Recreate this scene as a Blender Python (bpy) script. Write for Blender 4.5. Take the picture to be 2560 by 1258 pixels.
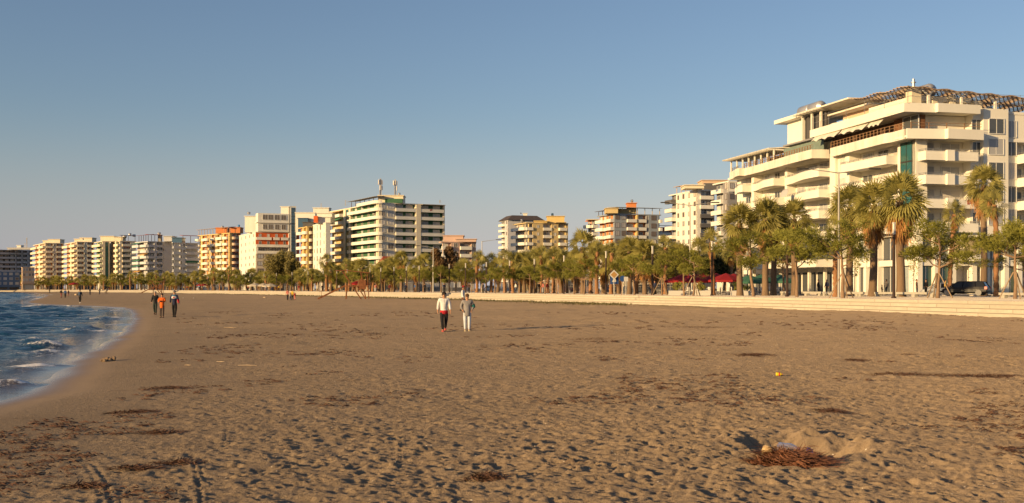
import bpy, bmesh, math, random
import numpy as np
from mathutils import Vector, Matrix
for o in list(bpy.data.objects): bpy.data.objects.remove(o)
SC = bpy.context.scene
COL = SC.collection
R = math.radians
# ------------------------------------------------------------------ camera, sky, sun, exposure
F, CZ, HY = 2745.0, 1.70, 721.0           # focal length in photo pixels, eye height, horizon row
cam = bpy.data.cameras.new('camera'); camo = bpy.data.objects.new('camera', cam); COL.objects.link(camo)
camo.location = (0, 0, CZ); camo.rotation_euler = (R(90), 0, 0)
cam.sensor_width = 36; cam.lens = 36*F/2560; cam.shift_y = (HY-629)/2560
cam.clip_start = 0.1; cam.clip_end = 6000
SC.camera = camo
SUN_EL, SUN_PHI = 10.5, 38.0              # elevation; degrees behind the camera plane, from the left
sdir = Vector((-math.cos(R(SUN_PHI))*math.cos(R(SUN_EL)), -math.sin(R(SUN_PHI))*math.cos(R(SUN_EL)), math.sin(R(SUN_EL))))
w = bpy.data.worlds.new('World'); SC.world = w; w.use_nodes = True
nt = w.node_tree; bg = nt.nodes['Background']
sky = nt.nodes.new('ShaderNodeTexSky'); sky.sky_type = 'NISHITA'; sky.sun_disc = False
sky.sun_elevation = R(SUN_EL); sky.sun_rotation = math.atan2(sdir.x, sdir.y)
sky.altitude = 0; sky.air_density = 1.0; sky.dust_density = 1.0; sky.ozone_density = 1.6
def wn(ty, **kw):
    n = nt.nodes.new(ty)
    for k_, v_ in kw.items(): setattr(n, k_, v_)
    return n
wc = wn('ShaderNodeTexCoord'); sx_ = wn('ShaderNodeSeparateXYZ'); nt.links.new(wc.outputs['Generated'], sx_.inputs[0])
mr = wn('ShaderNodeMapRange', interpolation_type='SMOOTHERSTEP'); nt.links.new(sx_.outputs[2], mr.inputs[0])
for i_, v_ in zip((1,2,3,4), (-.02,.18,.86,0)): mr.inputs[i_].default_value = v_
tint = wn('ShaderNodeMix', data_type='RGBA', blend_type='MULTIPLY'); tint.inputs[0].default_value = 1
nt.links.new(sky.outputs[0], tint.inputs[6]); tint.inputs[7].default_value = (.91,.915,1.03,1)
mr2 = wn('ShaderNodeMapRange'); nt.links.new(sx_.outputs[0], mr2.inputs[0])
for i_, v_ in zip((1,2,3,4), (-.5,.45,0,1)): mr2.inputs[i_].default_value = v_
hz = wn('ShaderNodeMix', data_type='RGBA'); nt.links.new(mr2.outputs[0], hz.inputs[0])
hz.inputs[6].default_value = (3.3,3.25,3.6,1); hz.inputs[7].default_value = (5.4,5.0,5.05,1)   # hazy air low over the town
mx_ = wn('ShaderNodeMix', data_type='RGBA'); nt.links.new(mr.outputs[0], mx_.inputs[0])
nt.links.new(tint.outputs[2], mx_.inputs[6]); nt.links.new(hz.outputs[2], mx_.inputs[7])
nt.links.new(mx_.outputs[2], bg.inputs[0]); bg.inputs[1].default_value = 0.086
sl = bpy.data.lights.new('sun', 'SUN'); sl.energy = 5.0; sl.angle = R(0.6); sl.color = (1.0, 0.685, 0.325)
so = bpy.data.objects.new('sun', sl); COL.objects.link(so); so.rotation_euler = sdir.to_track_quat('Z', 'Y').to_euler(); so.location = (-60, -60, 60)
SC.view_settings.view_transform = 'Standard'; SC.view_settings.look = 'None'
SC.view_settings.gamma = 1; SC.view_settings.use_curve_mapping = False
SC.view_settings.exposure = 0.55
SC.render.engine = 'CYCLES'
rnd = random.Random(7)
# ------------------------------------------------------------------ helpers
def K(px): return (px-1280.0)/F
def pos(px, D): return (K(px)*D, D)
def zof(y, D): return CZ+(HY-y)*D/F
PZ = 0.95                                  # level of the promenade
MATS = {}
def mat(name, col, rough=0.8, var=0.12, scale=0.6, bump=0.0, metal=0.0, spec=0.3, streak=False, transm=0.0, bscale=None, em=None, trans=0.0):
    if name in MATS: return MATS[name]
    m = bpy.data.materials.new(name); m.use_nodes = True; t = m.node_tree; b = t.nodes['Principled BSDF']
    b.inputs['Roughness'].default_value = rough; b.inputs['Metallic'].default_value = metal
    b.inputs['Specular IOR Level'].default_value = spec
    b.inputs['Base Color'].default_value = (*col, 1)
    tc = t.nodes.new('ShaderNodeTexCoord')
    if var > 0:
        mp = t.nodes.new('ShaderNodeMapping'); t.links.new(tc.outputs['Object'], mp.inputs[0])
        mp.inputs['Scale'].default_value = (scale, scale, scale*(0.25 if streak else 1))
        n = t.nodes.new('ShaderNodeTexNoise'); n.inputs['Scale'].default_value = 1.0; n.inputs['Detail'].default_value = 6; n.inputs['Roughness'].default_value = 0.65
        t.links.new(mp.outputs[0], n.inputs[0])
        r = t.nodes.new('ShaderNodeMapRange'); t.links.new(n.outputs['Fac'], r.inputs[0])
        r.inputs[1].default_value = 0.3; r.inputs[2].default_value = 0.7
        r.inputs[3].default_value = 1-var; r.inputs[4].default_value = 1+var*0.6
        mx = t.nodes.new('ShaderNodeVectorMath'); mx.operation = 'SCALE'
        mx.inputs[0].default_value = col; t.links.new(r.outputs[0], mx.inputs['Scale'])
        t.links.new(mx.outputs[0], b.inputs['Base Color'])
    if bump > 0:
        n2 = t.nodes.new('ShaderNodeTexNoise'); n2.inputs['Scale'].default_value = bscale or scale*8; n2.inputs['Detail'].default_value = 4
        t.links.new(tc.outputs['Object'], n2.inputs[0])
        bp = t.nodes.new('ShaderNodeBump'); bp.inputs['Strength'].default_value = bump; bp.inputs['Distance'].default_value = 0.05
        t.links.new(n2.outputs['Fac'], bp.inputs['Height']); t.links.new(bp.outputs[0], b.inputs['Normal'])
    if transm: b.inputs['Transmission Weight'].default_value = transm
    if trans:                              # thin leaves let light through
        ts = t.nodes.new('ShaderNodeBsdfTranslucent'); ts.inputs[0].default_value = (col[0]*1.5, col[1]*1.5, col[2], 1)
        ms = t.nodes.new('ShaderNodeMixShader'); ms.inputs[0].default_value = trans
        t.links.new(b.outputs[0], ms.inputs[1]); t.links.new(ts.outputs[0], ms.inputs[2])
        t.links.new(ms.outputs[0], t.nodes['Material Output'].inputs[0])
    MATS[name] = m
    return m
class MB:
    def __init__(s): s.v = []; s.f = []; s.m = []
    def add(s, vs, fs, m=0):
        o = len(s.v); s.v.extend(vs)
        for f in fs: s.f.append([i+o for i in f]); s.m.append(m)
    def box(s, x0, x1, y0, y1, z0, z1, m=0):
        s.add([(x0,y0,z0),(x1,y0,z0),(x1,y1,z0),(x0,y1,z0),(x0,y0,z1),(x1,y0,z1),(x1,y1,z1),(x0,y1,z1)],
              [(0,3,2,1),(4,5,6,7),(0,1,5,4),(1,2,6,5),(2,3,7,6),(3,0,4,7)], m); return s
    def prism(s, pl, z0, z1, m=0):
        n = len(pl)
        s.add([(x,y,z0) for x,y in pl]+[(x,y,z1) for x,y in pl],
              [tuple(range(n))[::-1], tuple(range(n,2*n))]+[(i,(i+1)%n,n+(i+1)%n,n+i) for i in range(n)], m); return s
    def xprism(s, pl, x0, x1, m=0):        # polygon in (y,z), extruded along x
        n = len(pl)
        s.add([(x0,y,z) for y,z in pl]+[(x1,y,z) for y,z in pl],
              [tuple(range(n))[::-1], tuple(range(n,2*n))]+[(i,(i+1)%n,n+(i+1)%n,n+i) for i in range(n)], m); return s
    def path(s, ps, rs, n=6, m=0, cap=True):
        ps = [Vector(p) for p in ps]; vs = []; fs = []
        for i, p in enumerate(ps):
            d = (ps[min(i+1,len(ps)-1)]-ps[max(i-1,0)]).normalized()
            a = Vector((0,0,1)) if abs(d.z) < 0.9 else Vector((1,0,0))
            u = d.cross(a).normalized(); w_ = d.cross(u)
            r = rs[i] if hasattr(rs,'__len__') else rs
            for k in range(n):
                t = 2*math.pi*k/n; q = p+u*(r*math.cos(t))+w_*(r*math.sin(t)); vs.append(q[:])
        for i in range(len(ps)-1):
            for k in range(n): fs.append((i*n+k, i*n+(k+1)%n, (i+1)*n+(k+1)%n, (i+1)*n+k))
        if cap: fs.append(tuple(range(n))); fs.append(tuple(range((len(ps)-1)*n, len(ps)*n))[::-1])
        s.add(vs, fs, m); return s
    def bar(s, p0, p1, w_, h_=None, m=0):  # rectangular bar
        p0 = Vector(p0); p1 = Vector(p1); d = (p1-p0).normalized(); h_ = h_ or w_
        a = Vector((0,0,1)) if abs(d.z) < 0.95 else Vector((0,1,0))
        u = d.cross(a).normalized()*(w_/2); v = u.normalized().cross(d)*(h_/2)
        vs = [(p+a1*u+b1*v)[:] for p in (p0,p1) for a1,b1 in ((-1,-1),(1,-1),(1,1),(-1,1))]
        s.add(vs, [(0,1,2,3)[::-1],(4,5,6,7),(0,1,5,4),(1,2,6,5),(2,3,7,6),(3,0,4,7)], m); return s
    def lathe(s, prof, cx=0, cy=0, n=12, m=0, sy=1.0):
        vs = []; fs = []
        for r, z in prof:
            for k in range(n): t = 2*math.pi*k/n; vs.append((cx+r*math.cos(t), cy+r*sy*math.sin(t), z))
        for i in range(len(prof)-1):
            for k in range(n): fs.append((i*n+k, i*n+(k+1)%n, (i+1)*n+(k+1)%n, (i+1)*n+k))
        fs.append(tuple(range(n))[::-1]); fs.append(tuple(range((len(prof)-1)*n, len(prof)*n)))
        s.add(vs, fs, m); return s
    def mesh(s, name, mats, smooth=False):
        me = bpy.data.meshes.new(name); me.from_pydata(s.v, [], s.f)
        for m in (mats if isinstance(mats,(list,tuple)) else [mats]): me.materials.append(m)
        if any(s.m): me.polygons.foreach_set('material_index', s.m)
        if smooth: me.polygons.foreach_set('use_smooth', [True]*len(me.polygons))
        me.update(); return me
    def build(s, name, mats, parent=None, loc=(0,0,0), rotz=0, smooth=False):
        return link(s.mesh(name, mats, smooth), name, parent, loc, rotz)
def link(me, name, parent=None, loc=(0,0,0), rotz=0, scale=None):
    o = bpy.data.objects.new(name, me); COL.objects.link(o)
    o.location = loc; o.rotation_euler = (0,0,rotz)
    if scale is not None: o.scale = scale
    if parent: o.parent = parent
    return o
def tag(o, label=None, cat=None, group=None, kind=None):
    if label: o['label'] = label
    if cat: o['category'] = cat
    if group: o['group'] = group
    if kind: o['kind'] = kind
    return o
def empty(name, loc, rotz=0, label=None, cat=None, group=None):
    o = bpy.data.objects.new(name, None); COL.objects.link(o); o.location = loc; o.rotation_euler = (0,0,rotz)
    o.empty_display_size = 0.3
    return tag(o, label, cat, group)
def copy_tree(o, parent=None):
    kids = list(o.children); c = o.copy(); COL.objects.link(c); c.parent = parent
    for ch in kids: copy_tree(ch, c)
    return c
# ------------------------------------------------------------------ numpy noise
def _hash(ix, iy, seed):
    h = (ix.astype(np.int64)*374761393 + iy.astype(np.int64)*668265263 + seed*1442695041) & 0xffffffff
    h = ((h ^ (h >> 13))*1274126177) & 0xffffffff
    return ((h ^ (h >> 16)) & 0xffff)/65535.0
def vnoise(x, y, seed=0):
    ix = np.floor(x); iy = np.floor(y); fx = x-ix; fy = y-iy
    fx = fx*fx*(3-2*fx); fy = fy*fy*(3-2*fy)
    a = _hash(ix,iy,seed); b = _hash(ix+1,iy,seed); c = _hash(ix,iy+1,seed); d = _hash(ix+1,iy+1,seed)
    return (a*(1-fx)+b*fx)*(1-fy)+(c*(1-fx)+d*fx)*fy-0.5
def seg_dist(x, y, pts):                   # unsigned distance to a polyline, and the side (+ = right of it)
    best = np.full(x.shape, 1e9); side = np.ones(x.shape)
    for (ax,ay),(bx,by) in zip(pts[:-1], pts[1:]):
        dx, dy = bx-ax, by-ay; L = dx*dx+dy*dy
        t = np.clip(((x-ax)*dx+(y-ay)*dy)/L, 0, 1)
        qx = x-ax-t*dx; qy = y-ay-t*dy; d = np.hypot(qx,qy); c = dx*qy-dy*qx
        up = d < best-1e-9; best = np.where(up,d,best); side = np.where(up, np.where(c<0,1.0,-1.0), side)
    return best, side
def ss(a, b, x):
    t = np.clip((x-a)/(b-a), 0, 1); return t*t*(3-2*t)
# ------------------------------------------------------------------ the curves of the place
SEA = -0.20
def shp(px, y): D = (CZ-SEA)*F/(y-HY); return (K(px)*D, D)
_SH = [(-16,-60),(-11,-15),(-9.0,2),(-8.4,10)]+[shp(*q) for q in ((0,1003),(60,985),(97,968),(143,925),(190,892),(250,867),(286,840),(318,815),(327,790),(322,774),(275,768),(200,765),(100,762),(50,757),(100,746),(122,737),(70,731),(0,729.5))]+[(-420,800),(-900,1100)]
SHORE = [np.array(_SH)]
def smooth_poly(p, it=2):
    for _ in range(it):
        q = [p[0]]
        for a, b in zip(p[:-1], p[1:]): q.append(a*.75+b*.25); q.append(a*.25+b*.75)
        q.append(p[-1]); p = np.array(q)
    return p
SHORE = smooth_poly(np.array(_SH), 2)
_WL = np.array([(52,-12),(46,10),(40,31),(34.2,48),(29.4,63),(25.7,74),(16.2,106),(-.3,155),(-17,194),(-37,236),(-58,279),(-108,380),(-200,510),(-275,590),(-420,720),(-700,930)], float)
WALL = smooth_poly(_WL, 3)
seg = np.hypot(*(WALL[1:]-WALL[:-1]).T); arc = np.concatenate([[0], np.cumsum(seg)])
S = np.arange(0, arc[-1], 2.5)
WX = np.interp(S, arc, WALL[:,0]); WY = np.interp(S, arc, WALL[:,1])
TX = np.gradient(WX); TY = np.gradient(WY); n_ = np.hypot(TX,TY); TX /= n_; TY /= n_
NX, NY = TY, -TX                           # points inland
def off_curve(o): return WX+NX*o, WY+NY*o
def row_at(px, o):                         # point of the curve o metres inland that is seen in photo column px
    X, Y = off_curve(o); k = Y > 25
    p = 1280+F*X[k]/Y[k]
    ok = np.argsort(p)
    i = np.interp(px, p[ok], np.arange(len(S))[k][ok]); 
    return float(np.interp(i, np.arange(len(S)), X)), float(np.interp(i, np.arange(len(S)), Y)), math.atan2(float(np.interp(i,np.arange(len(S)),TY)), float(np.interp(i,np.arange(len(S)),TX)))
def inD(px, D, o=8):                     # never nearer than o metres behind the sea wall
    return max(D, row_at(px, o)[1])
def strip(name, o0, o1, z, m, label=None, z2=None, kind='structure', th=0.0):
    a = off_curve(o0); b = off_curve(o1); n = len(S)
    vs = [(a[0][i],a[1][i],z) for i in range(n)]+[(b[0][i],b[1][i],z if z2 is None else z2) for i in range(n)]
    fs = [(i, n+i, n+i+1, i+1) for i in range(n-1)]
    mb = MB()
    if th:                                 # a raised course: top and both sides
        k = len(vs); vs += [(x,y,zz-th) for x,y,zz in vs]
        fs += [(i+1, i+1+k, i+k, i) for i in range(n-1)]+[(n+i, n+i+k, n+i+1+k, n+i+1) for i in range(n-1)]
    mb.add(vs, fs); o = mb.build(name, m)
    uv = o.data.uv_layers.new(name='UVMap')
    for p in o.data.polygons:
        for li in p.loop_indices:
            v = o.data.loops[li].vertex_index; c = o.data.vertices[v].co
            uv.data[li].uv = (S[v % n], c.z if th else (0 if v < n else (o1-o0)))
    o['kind'] = kind
    return o
# ------------------------------------------------------------------ sand
HOLE = pos(2018, 11.55)
def groove(pts): return [ (K(px)*D, D) for px, D in ((p, 4666/(y-HY)) for p, y in pts)]
GROOVES = [(groove([(998,1180),(1002,1120),(996,1060),(988,1000),(990,960),(1000,930)]), .012, .007),
           (groove([(262,1330),(275,1258),(262,1200),(236,1160),(205,1136),(190,1120)]), .022, .006),
           (groove([(240,1330),(255,1258),(243,1205),(222,1170),(200,1140)]), .020, .006),
           (groove([(498,1310),(502,1240),(492,1200),(486,1165),(480,1150)]), .014, .008),
           (groove([(508,1200),(497,1165),(500,1140)]), .014, .008),
           (groove([(560,1110),(566,1070),(562,1050)]), .014, .007)]
PUFFS = []
def sand_h(x, y):
    d, sd = seg_dist(x, y, SHORE[::2]); s = d*sd          # + on the land side
    h = np.where(s > 0, SEA*np.exp(-np.clip(s,0,99)/2.6), SEA+s*0.055)
    h = np.maximum(h, -1.5)
    dist = np.hypot(x, y)
    rough = ss(0.9, 5.0, s+1.0*vnoise(x*.5,y*.5,5))
    h += rough*(0.14*vnoise(x*.09+3, y*.05, 1) + 0.07*vnoise(x*.33, y*.22, 2))
    near = ss(60, 25, dist)
    sx, sy = x*0.9+y*0.12, y
    amp = (0.45+0.75*(vnoise(x*.16,y*.16,31)+.5)+.5*vnoise(x*.45,y*.4,32)+0.50*ss(-5, 5, x))*rough*(.55+.45*near)
    d1 = vnoise(sx*1.9, sy*2.4, 3); d2 = vnoise(sx*4.3, sy*5.2, 4); d3 = vnoise(sx*9.5, sy*11, 6); d4 = vnoise(x*21, y*23, 8)
    d0 = vnoise(x*.8,y*.7,33); far = ss(25,70,dist)
    amp = np.maximum(amp,.12*rough); h += .78*amp*(0.020*d1*(1+4*far) + .11*d0*far + 0.020*d2*(1+2*far) - 0.010*np.abs(d2)*2 + 0.020*d3 + 0.014*np.abs(d3) + 0.014*d4*near)
    # footprints: one jittered elongated dent with a rim per cell
    m = (dist < 75) & (rough > .02)
    X, Y, A = x[m], y[m], (amp*ss(75, 55, dist))[m]; acc = np.zeros(X.shape)
    for cell, seed, dep in ((0.46, 11, .011), (0.22, 17, .010), (.13, 23, .009)):
        cx, cy = np.floor(X/cell), np.floor(Y/cell)
        for i in (-1,0,1):
            for j in (-1,0,1):
                gx, gy = cx+i, cy+j
                px = (gx+_hash(gx,gy,seed))*cell; py = (gy+_hash(gx,gy,seed+1))*cell
                an = _hash(gx,gy,seed+2)*3.1416; k = _hash(gx,gy,seed+3)
                ux = (X-px)*np.cos(an)+(Y-py)*np.sin(an); uy = -(X-px)*np.sin(an)+(Y-py)*np.cos(an)
                r = np.sqrt((ux/(cell*.34))**2+(uy/(cell*.17))**2)
                acc += np.where(k > .35, dep*(-np.exp(-(r**2)*1.1)+0.55*np.exp(-((r-1.6)**2)*3.2))*(.4+k), 0)
    h[m] += A*acc
    # the dug hole with its thrown-up rim
    m = (np.abs(x-HOLE[0]) < 3) & (np.abs(y-HOLE[1]) < 3.5)
    hx = (x[m]-HOLE[0]); hy = (y[m]-HOLE[1]); nn = vnoise(x[m]*3, y[m]*3, 9)
    nn2 = vnoise(x[m]*9, y[m]*9, 19); r = np.hypot(hx/.56, hy/.58)+.30*nn+.12*nn2
    h[m] = h[m]*(.45+.65*ss(.2,.9,r)) + (-0.20*np.exp(-(r**4)*1.2)+0.024*np.exp(-((r-1.5)**2)*4.0)*(.25+ss(-.5,.6,hy)+.5*ss(-.2,.7,hx))*(1+3.0*nn+2.2*nn2))
    for pts, wd, dp in GROOVES:
        P = np.array(pts); m = (x > P[:,0].min()-.3)&(x < P[:,0].max()+.3)&(y > P[:,1].min()-.3)&(y < P[:,1].max()+.3)
        if not m.any(): continue
        dd, _ = seg_dist(x[m], y[m], P); h[m] += -dp*np.exp(-(dd/wd)**2)+dp*.7*np.exp(-((dd-2.2*wd)/wd)**2)
    # blown sand banked against the steps
    dw, sw = seg_dist(x, y, WALL[::4]); inl = -dw*sw
    h += 0.16*np.exp(-np.clip(dw,0,50)/3.0)*(0.35+vnoise(x*.12, y*.12, 21))*ss(0,4,s)
    return h, s, dw
def sand_z(x, y):
    return float(sand_h(np.array([float(x)]), np.array([float(y)]))[0][0])
rat = 1.0019; D0, D1 = 6.3, 640.0
nr = int(math.log(D1/D0)/math.log(rat)); nc = 830
Dr = D0*rat**np.arange(nr); kc = np.linspace(-.60, 1.06, nc)
gx = (Dr[:,None]*kc[None,:]).ravel(); gy = np.repeat(Dr, nc)
gh, gs, gw = sand_h(gx, gy)
def grid_mesh(name, x, y, z, nr, nc, m, attrs):
    me = bpy.data.meshes.new(name); N = nr*nc
    me.vertices.add(N); me.vertices.foreach_set('co', np.stack([x,y,z],1).astype(np.float32).ravel())
    a = (np.arange(nr-1)[:,None]*nc+np.arange(nc-1)[None,:]).ravel()
    q = np.stack([a,a+1,a+nc+1,a+nc],1).astype(np.int32)
    me.loops.add(q.size); me.loops.foreach_set('vertex_index', q.ravel())
    me.polygons.add(len(q)); me.polygons.foreach_set('loop_start', np.arange(0,q.size,4,dtype=np.int32)); 
    me.update(calc_edges=True); me.polygons.foreach_set('use_smooth', np.ones(len(q),bool))
    for k, v in attrs.items():
        at = me.attributes.new(k, 'FLOAT', 'POINT'); at.data.foreach_set('value', v.astype(np.float32))
    me.materials.append(m); me.update()
    return link(me, name)
ms = bpy.data.materials.new('sand'); ms.use_nodes = True; t = ms.node_tree; b = t.nodes['Principled BSDF']
def N(t, ty, **kw):
    n = t.nodes.new(ty)
    for k, v in kw.items(): setattr(n, k, v)
    return n
def noise(t, src, sc, det=5, ro=.6, vec=(1,1,1)):
    mp = N(t,'ShaderNodeMapping'); mp.inputs['Scale'].default_value = vec; t.links.new(src, mp.inputs[0])
    n = N(t,'ShaderNodeTexNoise'); n.inputs['Scale'].default_value = sc; n.inputs['Detail'].default_value = det; n.inputs['Roughness'].default_value = ro
    t.links.new(mp.outputs[0], n.inputs[0]); return n.outputs['Fac']
def ramp(t, fac, a, b_, c0=0.0, c1=1.0):
    n = N(t,'ShaderNodeMapRange'); t.links.new(fac, n.inputs[0])
    for i, v in zip((1,2,3,4),(a,b_,c0,c1)): n.inputs[i].default_value = v
    return n.outputs[0]
def mix(t, fac, c0, c1):
    n = N(t,'ShaderNodeMix', data_type='RGBA')
    if hasattr(fac,'links'): t.links.new(fac, n.inputs[0])
    else: n.inputs[0].default_value = fac
    for i, c in ((6,c0),(7,c1)):
        if hasattr(c,'links'): t.links.new(c, n.inputs[i])
        else: n.inputs[i].default_value = (*c,1)
    return n.outputs[2]
def mth(t, op, a, b_=None):
    n = N(t,'ShaderNodeMath', operation=op)
    for i, v in ((0,a),(1,b_)):
        if v is None: continue
        if hasattr(v,'links'): t.links.new(v, n.inputs[i])
        else: n.inputs[i].default_value = v
    return n.outputs[0]
geo = N(t,'ShaderNodeNewGeometry').outputs['Position']
wet = N(t,'ShaderNodeAttribute', attribute_name='wet').outputs['Fac']
veg = N(t,'ShaderNodeAttribute', attribute_name='veg').outputs['Fac']
c = mix(t, ramp(t, noise(t,geo,.35,6,.65), .35,.65), (.228,.168,.112), (.30,.222,.15))
c = mix(t, ramp(t, noise(t,geo,.09,4,.6), .42,.62,0,.4), c, (.18,.13,.088))
c = mix(t, ramp(t, noise(t,geo,9,4,.7), .3,.7), c, (.26,.19,.12))
# dark dry weed and litter scattered over the sand
wd = ramp(t, noise(t,geo,1.35,6,.75,(.55,1.1,1)), .585,.67)
wd2 = mth(t,'MULTIPLY', wd, ramp(t, noise(t,geo,.12,3,.5), .38,.55))
c = mix(t, mth(t,'MULTIPLY', wd2, .45), c, (.085,.045,.028))
fl = ramp(t, noise(t,geo,24,3,.6,(.4,1,1)), .62,.72)
c = mix(t, mth(t,'MULTIPLY', fl, .5), c, (.10,.055,.035))
fl2 = ramp(t, noise(t,geo,19,1,.5,(1,1,1)), .775,.80)
c = mix(t, mth(t,'MULTIPLY', fl2, .8), c, (.75,.68,.55))
c = mix(t, mth(t,'MULTIPLY', veg, ramp(t, noise(t,geo,.5,5,.7,(.6,.6,1)), .40,.58)), c, (.11,.095,.04))
c = mix(t, mth(t,'MULTIPLY', wet, .62), c, (.12,.075,.05))
t.links.new(c, b.inputs['Base Color'])
b.inputs['Diffuse Roughness'].default_value = 1.0
t.links.new(ramp(t, wet, .45, 1.0, .92, .12), b.inputs['Roughness'])
t.links.new(ramp(t, wet, 0, 1, .12, .5), b.inputs['Specular IOR Level'])
nb = noise(t,geo,14,6,.7); bp = N(t,'ShaderNodeBump'); t.links.new(nb, bp.inputs['Height']); bp.inputs['Distance'].default_value = .05
t.links.new(ramp(t, wet, 0,.5,.75,0.02), bp.inputs['Strength']); t.links.new(bp.outputs[0], b.inputs['Normal'])
wetv = ss(1.7, -0.1, gs + .35*vnoise(gx*.8, gy*.5, 41))
vegv = ss(11, 2, gw)*ss(70,120,gy)*ss(520,300,gy)
sand = grid_mesh('sand', gx, gy, gh, nr, nc, ms, {'wet': wetv, 'veg': vegv}); tag(sand, kind='structure')
# the rest of the beach beyond the detailed sheet, and the land behind the promenade
def flat_poly(name, pts, z, m):
    mb = MB(); mb.add([(x,y,z) for x,y in pts], [tuple(range(len(pts)))]); return tag(mb.build(name, m), kind='structure')
flat_poly('seabed', [(-4000,-1500),(4000,-1500),(4000,5000),(-4000,5000)], -1.8, mat('seabed',(.1,.08,.05)))
bx = [(x,y) for x,y in SHORE if y < 9]; 
flat_poly('beach', [(-16,-60),(-9.3,0),(-8.2,6.2),(-3.0,6.2),(3.6,6.2),(45,6.2),(50,-60)], -0.03, ms)
k = WY > 20
flat_poly('beach_side', [(6.5,6.3),(47,6.3),(42,26),(30,28)], -0.10, ms)
# ------------------------------------------------------------------ sea
mw = bpy.data.materials.new('sea_water'); mw.use_nodes = True; t = mw.node_tree; b = t.nodes['Principled BSDF']
b.inputs['IOR'].default_value = 1.33; b.inputs['Roughness'].default_value = .10
geo = N(t,'ShaderNodeNewGeometry').outputs['Position']
fo = N(t,'ShaderNodeAttribute', attribute_name='foam').outputs['Fac']
sh = N(t,'ShaderNodeAttribute', attribute_name='shallow').outputs['Fac']
c = mix(t, sh, (.006,.042,.085), (.13,.10,.075))
fm = ramp(t, mth(t,'ADD', fo, mth(t,'MULTIPLY', mth(t,'SUBTRACT', noise(t,geo,4.5,7,.85,(1,.8,1)), .5), 3.2)), .40,.70)
fm = mth(t,'MULTIPLY', fm, ramp(t, fo, .02,.15))
c = mix(t, fm, c, (.74,.71,.68)); t.links.new(c, b.inputs['Base Color'])
t.links.new(ramp(t, fm, 0,1,.09,.8), b.inputs['Roughness'])
bp = N(t,'ShaderNodeBump'); t.links.new(mth(t,'ADD', noise(t,geo,2.6,5,.6,(.6,1,1)), mth(t,'MULTIPLY', noise(t,geo,9,3,.6,(.6,1,1)), .3)), bp.inputs['Height'])
bp.inputs['Distance'].default_value = .3; t.links.new(ramp(t, sh, .2,1,.9,.06), bp.inputs['Strength'])
t.links.new(bp.outputs[0], b.inputs['Normal'])
rat = 1.0042; D0 = 9.0; nr = int(math.log(900/D0)/math.log(rat)); nc = 420
Dr = D0*rat**np.arange(nr); kc = np.linspace(-.95, -.24, nc)
wx = (Dr[:,None]*kc[None,:]).ravel(); wy = np.repeat(Dr, nc)
dd, sd = seg_dist(wx, wy, SHORE[::2]); ws = -dd*sd                # + out at sea
deep = ss(.6, 6, ws)
wz = SEA + deep*(0.24*vnoise(wx*.22+wy*.10, wy*.42, 51)+.30*vnoise(wx*.55+wy*.1, wy*1.2, 52)+.19*vnoise(wx*1.3, wy*2.8, 53)+.10*vnoise(wx*2.9,wy*5.5,55)*ss(60,30,wy)) + .010*vnoise(wx*.8,wy*.9,54)
foam = np.zeros(wx.shape)
# breaking crests: (photo column, row, half length along, thickness, height)
for px, y, hl, th, hh in ((262,798,1.9,.9,.16),(290,795,1.0,.7,.10),(205,827,1.7,.7,.24),(185,829,1.2,.6,.16),(262,829,1.2,.5,.07),(110,868,1.3,.55,.27),(118,882,1.0,.45,.12),(84,850,1.0,.6,.12),(75,919,1.5,.45,.12),(50,926,1.0,.35,.09),(10,965,1.1,.4,.16),(262,778,2.6,1.3,.12),(290,771,3.0,1.6,.08),(85,744,3.8,2.2,.30),(70,745,2.2,1.6,.24),(125,738,8,6,.15),(120,746,5,3,.08),(85,766,3.0,1.2,.06),(60,885,.8,.4,.05),(300,812,1.6,.5,.05)):
    cx, cy = shp(px, y+hh*F/60*.0); an = math.atan2(1.0, 1.3)*0.35
    u = (wx-cx)*math.cos(an)+(wy-cy)*math.sin(an); v = -(wx-cx)*math.sin(an)+(wy-cy)*math.cos(an)
    hl *= .55; hh *= .8; m = (np.abs(u) < hl*3)&(np.abs(v) < th*4)
    e = np.exp(-(u[m]/hl)**2-(v[m]/th)**2); wz[m] += hh*e*(1+.9*vnoise(wx[m]*3,wy[m]*3,61)); foam[m] = np.maximum(foam[m], 1.15*np.exp(-(u[m]/hl)**4-((v[m]+th*.3)/(th*.6))**2)*(.55+vnoise(wx[m]*1.3,wy[m]*1.3,63)))
# lacy edge of the wash
for o_, wd_, am_ in ((.30,.13,.75),(1.5,.35,.55),(3.4,.5,.35)):
    e = np.exp(-((ws-o_-1.1*vnoise(wx*.45,wy*.25,71+int(o_*9)))/wd_)**2)*am_; foam = np.maximum(foam, e*np.clip(.55+1.3*vnoise(wx*.35,wy*.16,72),0,1))
sea = grid_mesh('sea', wx, wy, wz, nr, nc, mw, {'foam': foam, 'shallow': ss(1.9, .0, ws)}); tag(sea, kind='structure')
mb = MB(); mb.add([(-3500,-800,SEA-.02),(-8.5,-800,SEA-.02),(-8.5,9.5,SEA-.02),(-3500,9.5,SEA-.02)],[(0,1,2,3)]); mb.add([(-3500,9.5,SEA-.02),(-8.8,9.5,SEA-.02),(-855,900,SEA-.02),(-3500,900,SEA-.02)],[(0,1,2,3)]); mb.add([(-3500,900,SEA-.02),(-700,900,SEA-.02),(-700,4000,SEA-.02),(-3500,4000,SEA-.02)],[(0,1,2,3)])
tag(mb.build('open_sea', mw), kind='structure')
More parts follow.
